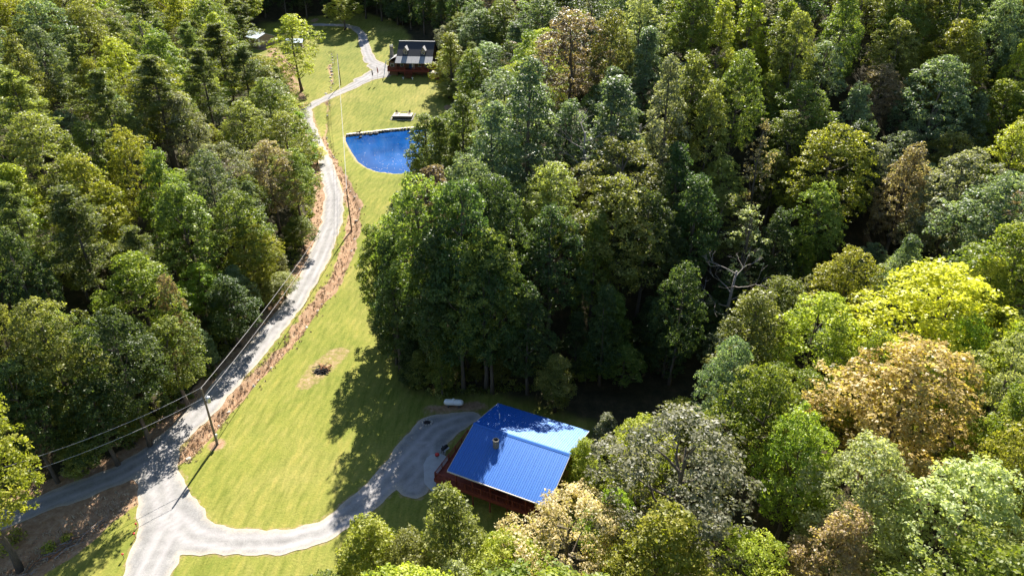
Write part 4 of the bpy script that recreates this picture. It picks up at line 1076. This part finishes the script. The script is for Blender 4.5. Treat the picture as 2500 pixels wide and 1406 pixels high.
# left lean-to
w = MB(); w.box(-9.6, -6.45, 1.0, 9.4, .2, 5.0); w.build('side_wing', M['log_wall'], house)
for i in range(5):
    y = .6 + i * 1.84
    r = MB(); r.add([(-6.72, y, 6.9), (-6.72, y + 1.82, 6.9), (-10.1, y + 1.82, 5.25), (-10.1, y, 5.25), (-6.72, y, 6.78), (-6.72, y + 1.82, 6.78), (-10.1, y + 1.82, 5.13), (-10.1, y, 5.13)],
                   [(0, 1, 2, 3), (7, 6, 5, 4), (0, 3, 7, 4), (1, 5, 6, 2), (2, 6, 7, 3), (0, 4, 5, 1)]); r.build('side_roof_panel', M['porch_metal'], hroof)
ch = MB(); ch.box(-10.0, -8.9, 5.6, 6.8, 0, 9.3); ch.box(-10.1, -8.8, 5.5, 6.9, 9.3, 9.5); cho = ch.build('chimney', M['chimney_stone'], house)
for y, x in ((6.0, -9.75), (6.4, -9.15)): MB().lathe([(.2, 9.5), (.22, 10.1), (.16, 10.15)], 10, c=(x, y, 0)).build('chimney_pot', M['white_paint'], cho)
# porch: deck, posts, rails, steps
MB().box(-9.9, 5.6, -.2, 2.45, 2.2, 2.4).build('porch_deck', M['red_board'], house)
MB().box(-9.95, 5.65, -.30, -.22, 1.75, 2.42).build('deck_skirt', M['red_stain'], house)
for x in (-9.7, -6.6, -3.6, -.1, 2.8, 5.4):
    MB().box(x, x + .16, -.18, -.02, 2.403, 4.95).build('porch_post', M['red_stain'], house); MB().box(x, x + .16, -.18, -.02, -.4, 1.75).build('deck_leg', M['red_stain'], house)
railing((-9.85, -.15, 0), (-3.3, -.15, 0), 2.4, house, M['red_board'], 2.0, 1.05, .12); railing((-.4, -.15, 0), (5.5, -.15, 0), 2.4, house, M['red_board'], 2.0, 1.05, .12)
railing((-9.85, -.1, 0), (-9.85, 2.4, 0), 2.4, house, M['red_board'], 1.2, 1.05, .12)
MB().box(-2.3, -1.3, 2.28, 2.34, 2.42, 4.5).build('door', plain('blue_door', (.03, .07, .16), (.02, .05, .12), 2, .5), house)
MB().box(-1.2, -.3, 2.28, 2.34, 2.42, 4.5).build('storm_door', M['white_paint'], house)
for x in (-8.9, -5.5, 1.2, 3.6):
    y = .93 if x < -6.4 else 2.26
    f = MB().box(x, x + 1.2, y, y + .05, 3.1, 4.4).build('window', M['white_paint'], house); MB().box(x + .08, x + 1.12, y - .03, y - .004, 3.18, 4.32).build('pane', M['glass'], f)
for k in range(8): MB().box(-3.2, -.5, -.6 - k * .3, -.3 - k * .3 - .003, 2.08 - k * .28, 2.16 - k * .28).build('step', M['red_board'], house)
for x in (-3.25, -.45):
    b = MB(); b.bar((x, -.3, 3.4), (x, -2.6, 1.2), .1, .08); b.bar((x, -.3, 2.6), (x, -2.6, .4), .08, .06)
    for k in range(8): b.box(x - .02, x + .02, -.45 - k * .29, -.41 - k * .29, 2.35 - k * .27, 3.2 - k * .27)
    b.build('stair_rail', M['red_board'], house)
# lower side deck on the right
MB().box(5.9, 9.6, -2.2, 2.2, 1.75, 1.95).build('side_deck', M['deck'], house); MB().box(5.95, 9.5, -2.1, 2.1, -.5, 1.74).build('deck_base', M['red_stain'], house)
railing((9.55, -2.1, 0), (9.55, 3.9, 0), 1.95, house, M['red_board'], 1.5, 1.05, .12); railing((6.0, 3.9, 0), (9.5, 3.9, 0), 1.95, house, M['red_board'], 1.5, 1.05, .12)
MB().box(6.6, 9.6, 2.2, 4.0, 1.6, 1.95).build('side_landing', M['red_board'], house)
def on_house(x, y):
    c, s = math.cos(R_(-5)), math.sin(R_(-5)); return hp[0] + c * x - s * y, hp[1] + s * x + c * y
for x, nm in ((-3.6, 'left'), (-.1, 'right')):
    q = on_house(x, -2.9)
    pl = tag(empty('porch_urn', (q[0], q[1], hz(*q))), 'white urn at the %s foot of the log house porch steps' % nm, 'urn')
    MB().lathe([(.3, 0), (.3, .08), (.12, .16), (.14, .3), (.34, .55), (.38, .75), (.32, .78)], 14).build('bowl', M['white_paint'], pl, smooth_=True)
    MB().lathe([(.3, .74), (.3, .80), (.05, .84)], 10).build('soil', M['char'], pl)
q = on_house(-10.9, 1.6); z = hz(*q)
dish = tag(empty('satellite_dish', (q[0], q[1], z)), 'pale blue satellite dish on a slanted post beside the log house chimney', 'satellite dish')
MB().tube([(-.7, -1.6, 0), (0, 0, 4.2)], .12, 8).build('post', M['dish_blue'], dish)
MB().lathe([(.05, 0), (.4, .05), (.68, .2), (.72, .22), (.70, .24), (.4, .1), (.04, .05)], 16, 'x', (0, 0, 4.4)).build('reflector', M['dish_blue'], dish, smooth_=True)
MB().bar((0, 0, 4.2), (.7, 0, 4.35), .05).build('feed_arm', M['steel'], dish)
for px, py, H, mt, lab in [(910, 205, 5.0, 'black', 'thin pole with a limp dark flag on the house drive'), (923, 202, 5.6, 'red_plastic', 'thin pole with a limp red flag on the house drive')]:
    p = at(px, py); o = tag(empty('flag_pole', (p[0], p[1], hz(*p))), lab, 'flag')
    MB().tube([(0, 0, 0), (0, 0, H)], .035, 6).build('pole', M['steel'], o)
    f = MB(); f.add([(.04, 0, H - .1), (.25, .08, H - .5), (.38, -.05, H - 1.3), (.42, .06, H - 2.2), (.2, -.06, H - 2.3), (.04, 0, H - 1.6), (.07, .03, H - .1), (.28, .11, H - .5), (.41, -.02, H - 1.3), (.45, .09, H - 2.2), (.23, -.03, H - 2.3), (.07, .03, H - 1.6)],
        [(0, 1, 2, 5), (5, 2, 3, 4), (11, 8, 7, 6), (10, 9, 8, 11), (0, 6, 7, 1), (1, 7, 8, 2), (2, 8, 9, 3), (3, 9, 10, 4), (4, 10, 11, 5), (5, 11, 6, 0)])
    f.build('flag', M[mt], o)

# ------------------------------------------------------------------ sheds beyond the left trees
def shed(px, py, rz, W, D, h0, h1, label, wallm):
    p = at(px, py); o = tag(empty('metal_shed', (p[0], p[1], hz(*p)), rz), label, 'shed')
    w = MB(); w.box(-W / 2, W / 2, -D / 2, D / 2, -.5, h0 - .1); w.poly([(-W / 2, -D / 2, h0 - .1), (-W / 2, D / 2, h0 - .1), (-W / 2, 0, h1 - .15)], (.1, 0, 0)); w.poly([(W / 2 - .1, -D / 2, h0 - .1), (W / 2 - .1, D / 2, h0 - .1), (W / 2 - .1, 0, h1 - .15)], (.1, 0, 0))
    w.build('wall', wallm, o)
    n = int(W + .8)
    for s in (-1, 1):
        for i in range(n):
            x0 = -W / 2 - .4 + i * (W + .8) / n; x1 = x0 + (W + .8) / n - .02
            r = MB(); prism_roof(r, x0, x1, s * (D / 2 + .4), h0 - .02, s * .01, h1, .06); r.build('roof_panel', M['pale_roof'], o)
    for x in (-W / 2 + 1.2, W / 2 - 2.2): MB().box(x, x + 1.0, -D / 2 - .05, -D / 2 - .003, 0, 2.1).build('door', M['white_paint'], o)
    MB().box(W / 2 + .003, W / 2 + .06, -D / 2 + .5, -D / 2 + 1.0, 0, h0 - .2).build('corner_post', M['white_paint'], o)
    return o
shed(632, 108, R_(-38), 11.0, 8.0, 3.2, 4.8, 'metal shed with pale blue-white roof behind the left trees', M['tan_wall'])
shed(722, 118, R_(8), 6.0, 5.0, 2.6, 3.7, 'white-roofed metal shed half hidden behind the lone golden tree', M['tan_wall'])

# ------------------------------------------------------------------ patio on the lawn
pp0 = at(981, 292); pz = hz(*pp0)
pat = tag(empty('stone_patio', (pp0[0], pp0[1], pz), R_(-2)), 'raised pale stone patio with front wall darkened for shade on the upper lawn', 'patio')
MB().box(-3.0, -1.2, .2, 4.2, -.5, .95).build('wall_block', M['dark_stone'], pat); MB().box(1.2, 2.9, .2, 4.2, -.5, .95).build('wall_block', M['dark_stone'], pat)  # shade of the fronts put into the dark colour of these walls
MB().box(-1.19, 1.19, -.1, .6, -.5, 1.05).build('hearth_wall', M['dark_stone'], pat)
MB().box(-1.19, 1.19, .61, 4.2, -.5, .7).build('patio_base', M['dark_stone'], pat)
for i in range(4):
    for j in range(5):
        x0, y0 = -3.1 + i * .5, .1 + j * .84
        for sx in (x0, x0 + 4.3 - .02): MB().box(sx, sx + .48, y0, y0 + .82, .952, 1.03).build('paver', M['stone'], pat)
for i in range(5):
    for j in range(4): MB().box(-1.1 + i * .44, -.68 + i * .44, .66 + j * .88, 1.52 + j * .88, .702, .78).build('paver', M['stone'], pat)
MB().box(-1.3, 1.3, -.2, .7, 1.052, 1.14).build('hearth_cap', M['stone'], pat)
ap = MB(); app = [(3.4, -.6), (4.0, .2), (3.7, 5.0), (3.2, 5.0), (3.2, .2), (-3.4, -.1), (-3.5, 4.6), (-3.9, 4.6), (-4.0, -.7)]
for a, b in (((3.3, -.4), (3.6, 5.2)), ((-3.6, -.5), (-3.3, 4.6)), ((-3.6, -.5), (3.4, -.5))):
    L = math.hypot(b[0] - a[0], b[1] - a[1]); k = int(L / .6)
    for i in range(k):
        t = (i + .5) / k; x, y = a[0] + (b[0] - a[0]) * t, a[1] + (b[1] - a[1]) * t
        c, s = math.cos(R_(-2)), math.sin(R_(-2)); wz = hz(pp0[0] + c * x - s * y, pp0[1] + s * x + c * y) - pz
        inst('edging_stone', ROCK[i % 4], pat, (x, y, wz + .05), (0, 0, i), (.75, .6, .45))
def chair(lx, ly, lz, rz, label):
    c, s = math.cos(R_(-2)), math.sin(R_(-2))
    o = tag(empty('lawn_chair', (pp0[0] + c * lx - s * ly, pp0[1] + s * lx + c * ly, pz + lz), rz), label, 'chair')
    MB().poly([(-.3, -.3, .38), (.3, -.3, .38), (.3, .3, .30), (-.3, .3, .30)], (0, 0, .04)).build('seat', M['rust_log'], o)
    for k in range(5): MB().bar((-.24 + k * .12, .28, .32), (-.27 + k * .135, .58, 1.12 - abs(k - 2) * .05), .1, .03).build('back_slat', M['black'], o)
    for x in (-.34, .34):
        MB().box(x - .06, x + .06, -.36, .34, .56, .60).build('armrest', M['black'], o); MB().box(x - .03, x + .03, -.34, -.26, 0, .56).build('leg', M['black'], o); MB().bar((x, .0, .34), (x, .52, 0), .06).build('leg', M['black'], o)
chair(-2.0, 2.9, 1.03, .35, 'dark slatted lawn chair on the left end of the stone patio')
chair(2.0, 2.9, 1.03, -.35, 'dark slatted lawn chair on the right end of the stone patio')
c, s = math.cos(R_(-2)), math.sin(R_(-2))
bn = tag(empty('garden_bench', (pp0[0] - s * 5.3, pp0[1] + c * 5.3, hz(pp0[0] - s * 5.3, pp0[1] + c * 5.3))), 'low dark bench on the grass behind the stone patio', 'bench')
MB().box(-1.0, 1.0, -.2, .2, .42, .48).build('seat', M['dark_stone'], bn)
for x in (-.8, .75): MB().box(x, x + .08, -.18, .18, 0, .42).build('leg', M['black'], bn)

# ------------------------------------------------------------------ pond wall, boulders, dog
wl = [atz(px, py, POND_Z + .7) for px, py in [(845, 328), (880, 324), (910, 321), (950, 316), (985, 313), (1010, 311), (1030, 310)]]
pw = tag(empty('pond_wall', (wl[0][0], wl[0][1], POND_Z)), 'low pale stone wall along the far bank of the pond', 'stone wall')
rr = random.Random(4)
CAPM = MB().box(-.5, .5, -.5, .5, -.5, .5).mesh('cap_stone', plain('cap_stone', (.70, .64, .55), (.52, .46, .38), 1.5, .9))
for i in range(len(wl) - 1):
    a, b = wl[i], wl[i + 1]; L = np.linalg.norm(b - a); ang = math.atan2(b[1] - a[1], b[0] - a[0]); k = max(1, int(L / .85))
    for j in range(k):
        q = a + (b - a) * (j + .5) / k - wl[0]
        inst('cap_stone', CAPM, pw, (q[0], q[1] + .25, .62 + rr.uniform(-.04, .04)), (rr.uniform(-.05, .05), rr.uniform(-.05, .05), ang + rr.uniform(-.06, .06)), (.80, rr.uniform(.8, 1.2), .16))
        for lay in range(2):
            inst('stone', (ROCK + DROCK)[rr.randrange(7)], pw, (q[0] + rr.uniform(-.2, .2), q[1] - .35 - .15 * (1 - lay) + rr.uniform(-.1, .1), .08 + lay * .34), (rr.uniform(0, 3), rr.uniform(0, 3), rr.uniform(0, 6)), (rr.uniform(.7, 1.1), rr.uniform(.6, .9), .75))
for px, py, s, dark, lab in [(905, 327, 1.5, 1, 'dark boulder set in the pond wall, nearest the dog'), (917, 325, 1.8, 1, 'largest dark boulder set in the middle of the pond wall'), (880, 334, 1.1, 1, 'dark rock at the water below the dog'), (1055, 312, 1.0, 1, 'dark rock on the bare bank at the end of the pond wall')]:
    p = atz(px, py, POND_Z + .3); o = inst('boulder', DROCK[int(s * 10) % 3], None, (p[0], p[1], POND_Z + .2), (0, 0, s), (s * 1.2, s, s)); tag(o, lab, 'rock')
dp = atz(876, 329, POND_Z + .7)
sk = [((-.42, 0, .62), .13), ((-.1, 0, .60), .14), ((.25, 0, .64), .17), ((.45, 0, .82), .10), ((.58, 0, .98), .10), ((.80, 0, .94), .05),
      ((-.45, .09, .36), .075), ((-.55, .09, .2), .04), ((-.5, .09, .02), .04), ((-.45, -.09, .36), .075), ((-.55, -.09, .2), .04), ((-.5, -.09, .02), .04),
      ((.28, .09, .36), .065), ((.3, .09, .02), .04), ((.28, -.09, .36), .065), ((.3, -.09, .02), .04), ((-.62, 0, .72), .035), ((-.8, 0, .86), .02), ((.55, .07, 1.12), .03), ((.55, -.07, 1.12), .03)]
ed = [(0, 1), (1, 2), (2, 3), (3, 4), (4, 5), (0, 6), (6, 7), (7, 8), (0, 9), (9, 10), (10, 11), (2, 12), (12, 13), (2, 14), (14, 15), (0, 16), (16, 17), (4, 18), (4, 19)]
dme = bpy.data.meshes.new('dog'); dme.from_pydata([p for p, r in sk], ed, []); dme.materials.append(M['fur'])
dog = inst('dog', dme, None, (dp[0], dp[1], POND_Z + .70), (0, 0, .15), (1.25, 1.25, 1.25)); tag(dog, 'dark short-haired dog standing on the pond wall, facing right', 'dog')
smod = dog.modifiers.new('skin', 'SKIN')
if not dme.skin_vertices: dme.attributes
for i, (p, r_) in enumerate(sk):
    dme.skin_vertices[0].data[i].radius = (r_, r_); dme.skin_vertices[0].data[i].use_root = (i == 1)
dog.modifiers.new('smooth', 'SUBSURF').levels = 1

# ------------------------------------------------------------------ burn pile, brush, rocks, stakes
bpp = at(785, 905); bz = hz(*bpp)
burn = tag(empty('burn_pile', (bpp[0], bpp[1], bz)), 'heap of rust-coloured branches and charred logs on the bare lawn patch', 'brush pile')
rr = random.Random(11)
MB().lathe([(1.2, -.05), (1.0, .08), (.4, .16), (.05, .18)], 12).build('ash_bed', M['char'], burn)
for i in range(34):
    a = rr.uniform(0, 6.28); L = rr.uniform(.7, 1.9); q = Vector((rr.uniform(-.9, .9), rr.uniform(-.5, 1.3), rr.uniform(.1, .5))); d = Vector((math.cos(a), math.sin(a), rr.uniform(-.15, .5))) * L * .5
    m = 'char' if q.y < -.1 else rr.choice(['rust_log', 'rust_log', 'rust_log', 'dead_wood', 'bark'])
    MB().tube([q - d, q + Vector((0, 0, rr.uniform(-.05, .12))), q + d], [rr.uniform(.05, .11), .06, .02], 5).build('branch', M[m], burn)
for (px, py), k, lab in [((120, 1362), 26, 'tangle of pale dead branches on the bank at the lower left edge'), ((205, 1300), 16, 'heap of grey sticks between the shaded lane and the lawn')]:
    p = at(px, py); o = tag(empty('branch_heap', (p[0], p[1], hz(*p))), lab, 'brush pile')
    ax = BRUSH[0] - BRUSH[-1]; a0 = math.atan2(ax[1], ax[0])
    for i in range(k):
        a = a0 + rr.gauss(0, .45); L = rr.uniform(.8, 2.8); q = Vector((math.cos(a0), math.sin(a0), 0)) * rr.uniform(-2.6, 2.6) + Vector((-math.sin(a0), math.cos(a0), 0)) * rr.uniform(-.7, .7)
        q.z = hz(p[0] + q.x, p[1] + q.y) - hz(*p) + rr.uniform(.12, .45); d = Vector((math.cos(a), math.sin(a), rr.uniform(-.12, .2))) * L * .5
        MB().tube([q - d, q + Vector((rr.uniform(-.1, .1), rr.uniform(-.1, .1), .1)), q + d], [rr.uniform(.05, .09), .05, .02], 5).build('branch', M[rr.choice(['dead_wood', 'dead_wood', 'bark', 'rust_log'])], o)
for (px, py), nm in [((335, 1288), 'farthest'), ((331, 1312), 'middle'), ((303, 1362), 'nearest')]:
    p = at(px, py); o = tag(empty('marker_stake', (p[0], p[1], hz(*p)), .3), 'red-topped marker stake at the gravel edge, %s of the three' % nm, 'marker')
    MB().box(-.03, .03, -.03, .03, 0, .62).build('stake', M['pole_wood'], o); MB().lathe([(.02, .60), (.12, .64), (.13, .80), (.02, .86)], 10).build('reflector', M['red_plastic'], o)
rr = random.Random(21)
def along(poly, t):
    seg = [np.linalg.norm(poly[i + 1] - poly[i]) for i in range(len(poly) - 1)]; s = t * sum(seg)
    for i, L in enumerate(seg):
        if s <= L: d = (poly[i + 1] - poly[i]) / L; return poly[i] + d * s, np.array([-d[1], d[0]])
        s -= L
    return poly[-1], np.array([1.0, 0])
for i in range(40):
    p, nrm = along(creek, (i + rr.random()) / 40); p = p + nrm * (-rr.uniform(.2, 1.0))
    s = rr.uniform(.3, .65) * (1.5 if i % 9 == 0 else 1)
    tag(inst('rock', ROCK[i % 4], None, (p[0], p[1], hz(*p) + .05 * s), (rr.uniform(-.3, .3), rr.uniform(-.3, .3), rr.uniform(0, 6)), (s * 1.3, s, s)), 'pale rock lying in the ditch beside the gravel lane', 'rock', 'pale rocks along the ditch')
for i in range(14):
    p, nrm = along(creek2, (i + .5) / 14); p = p + nrm * rr.uniform(-.9, .9); s = rr.uniform(.6, 1.3)
    tag(inst('rock', ROCK[i % 4], None, (p[0], p[1], hz(*p) + .05 * s), (0, 0, rr.uniform(0, 6)), (s * 1.3, s, s)), 'grey rock in the stony wash beside the far utility pole', 'rock', 'rocks in the stony wash')

# dry grass along the ditch, lane bank and brush line: nobody could count the blades
rng = np.random.default_rng(3)
def blades(name, centers, hgt, n, mat, label, spread=.28):
    C = np.repeat(np.asarray(centers), n, 0); k = len(C)
    a = rng.uniform(0, 6.283, k); rad = rng.uniform(0, spread, k)
    base = C + np.stack([np.cos(a) * rad, np.sin(a) * rad, np.full(k, -.03)], 1)
    h = hgt * rng.uniform(.5, 1.3, k); lean = rng.normal(0, .38, (k, 2)) * h[:, None]
    tip = base + np.stack([lean[:, 0], lean[:, 1], h], 1)
    wd = np.stack([-np.sin(a), np.cos(a), np.zeros(k)], 1) * (.05 + .03 * rng.random((k, 1)))
    V = np.stack([base - wd, base + wd, tip], 1).reshape(-1, 3)
    me = np_mesh(name, V, np.arange(3 * k).reshape(-1, 3), mat)
    return tag(link(bpy.data.objects.new(name, me)), label, 'grass', kind='stuff')
cs = []
for i in range(1700):
    u = rng.random()
    if u < .62: p, nn = along(creek, rng.random() ** 1.5 * .8); p = p + nn * rng.normal(.2, .95)
    elif u < .78: p, nn = along(BRUSH, rng.random()); p = p + nn * rng.normal(0, 1.4)
    elif u < .81: p, nn = along(creek2, rng.random()); p = p + nn * rng.normal(0, 1.0)
    else: p, nn = along(left_edge[1:11], rng.random()); p = p + nn * rng.normal(-.6, .8)
    cs.append(p)
cs = np.array(cs); cs = cs[road_d(cs[:, 0], cs[:, 1]) > .15]; czz = height(cs[:, 0], cs[:, 1])
blades('dry_grass', np.column_stack([cs, czz]), .28, 9, M['straw'], 'straw-coloured dry grass along the ditch and lane bank')
# low undergrowth at the wood's edge
ct = []
ep = left_edge[2:14]; er = right_edge[6:] + [np.array([3.0, 84.0]), np.array([14.0, 86.0]), np.array([34.0, 95.0])]
for i in range(800):
    if rng.random() < .55: p, nn = along(ep, rng.random()); p = p + nn * rng.uniform(.8, 5.5)
    else: p, nn = along(er, rng.random()); p = p + nn * rng.uniform(.3, 5.0)
    ct.append(p)
ct = np.array(ct); ct = ct[road_d(ct[:, 0], ct[:, 1]) > 1.2]; tz = height(ct[:, 0], ct[:, 1])
Ps, Ns, Ts = [], [], []
for (x, y), z in zip(ct, tz):
    k = rng.uniform(.5, 1.3); n = int(60 * k); d = rng.normal(size=(n, 3)); d /= np.linalg.norm(d, axis=1, keepdims=True); d[:, 2] = np.abs(d[:, 2])
    Ps.append(np.array([x, y, z]) + d * k * rng.uniform(.5, 1.05, (n, 1)) * np.array([1, 1, .8])); nn = d + rng.normal(size=d.shape) * .5; Ns.append(nn / np.linalg.norm(nn, axis=1, keepdims=True)); Ts.append(np.clip(rng.uniform(0, .8) * .6 + rng.random(n) * .4, 0, 1))
um0 = None
V, F = leaf_cards(rng, np.concatenate(Ps), np.concatenate(Ns), .36)
um = np_mesh('undergrowth', V, F, M['leaf_olive'], {'tint': ('FACE', np.concatenate(Ts))})
tag(link(bpy.data.objects.new('undergrowth', um)), 'low leafy undergrowth along the edges of the woods', 'undergrowth', kind='stuff')
for (px, py, k, lab) in [(42, 1315, 1.3, 'bright green sapling beside the trunk at the lower left edge'), (118, 1335, 1.0, 'yellow-green weed clump in the middle of the brushy bank'), (160, 1310, .8, 'yellow-green weed clump at the top of the brushy bank'), (20, 1345, 1.2, 'leafy weed clump against the big trunk at the lower left edge')]:
    p = at(px, py); o = tag(empty('weed_clump', (p[0], p[1], hz(*p))), lab, 'weeds')
    n = int(150 * k); d = rng.normal(size=(n, 3)); d /= np.linalg.norm(d, axis=1, keepdims=True); d[:, 2] = np.abs(d[:, 2]) * 1.2
    nn = d + rng.normal(size=d.shape) * .5; V, F = leaf_cards(rng, d * k * rng.uniform(.4, 1.0, (n, 1)) + np.array([0, 0, .2]), nn / np.linalg.norm(nn, axis=1, keepdims=True), .3)
    link(bpy.data.objects.new('leaves', np_mesh('leaves', V, F, M['leaf_lime'], {'tint': ('FACE', rng.random(n))})), o)
    sb = MB()
    for j in range(7): a = j * .9; sb.tube([(0, 0, -.05), (math.cos(a) * k * .6, math.sin(a) * k * .6, k * .8)], [.03, .01], 4)
    sb.build('stem', M['bark'], o)
# leaves floating on the pond
fl = []
for i in range(120):
    u = rng.random() ** .6
    q = atz(rng.uniform(870, 1010), 350 + u * 74, POND_Z)
    if inside(np.array([q[0]]), np.array([q[1]]), pond_poly)[0]: fl.append((q[0], q[1], POND_Z + .012))
fl = np.array(fl); V, F = leaf_cards(rng, fl, np.tile([0, 0, 1.0], (len(fl), 1)), .17, .8); V[:, 2] = POND_Z + .012
tag(link(bpy.data.objects.new('floating_leaves', np_mesh('floating_leaves', V, F, plain('fallen_leaf', (.72, .66, .52), (.5, .42, .3), 2, .6)))), 'pale fallen leaves floating on the near half of the pond', 'leaves', kind='stuff')
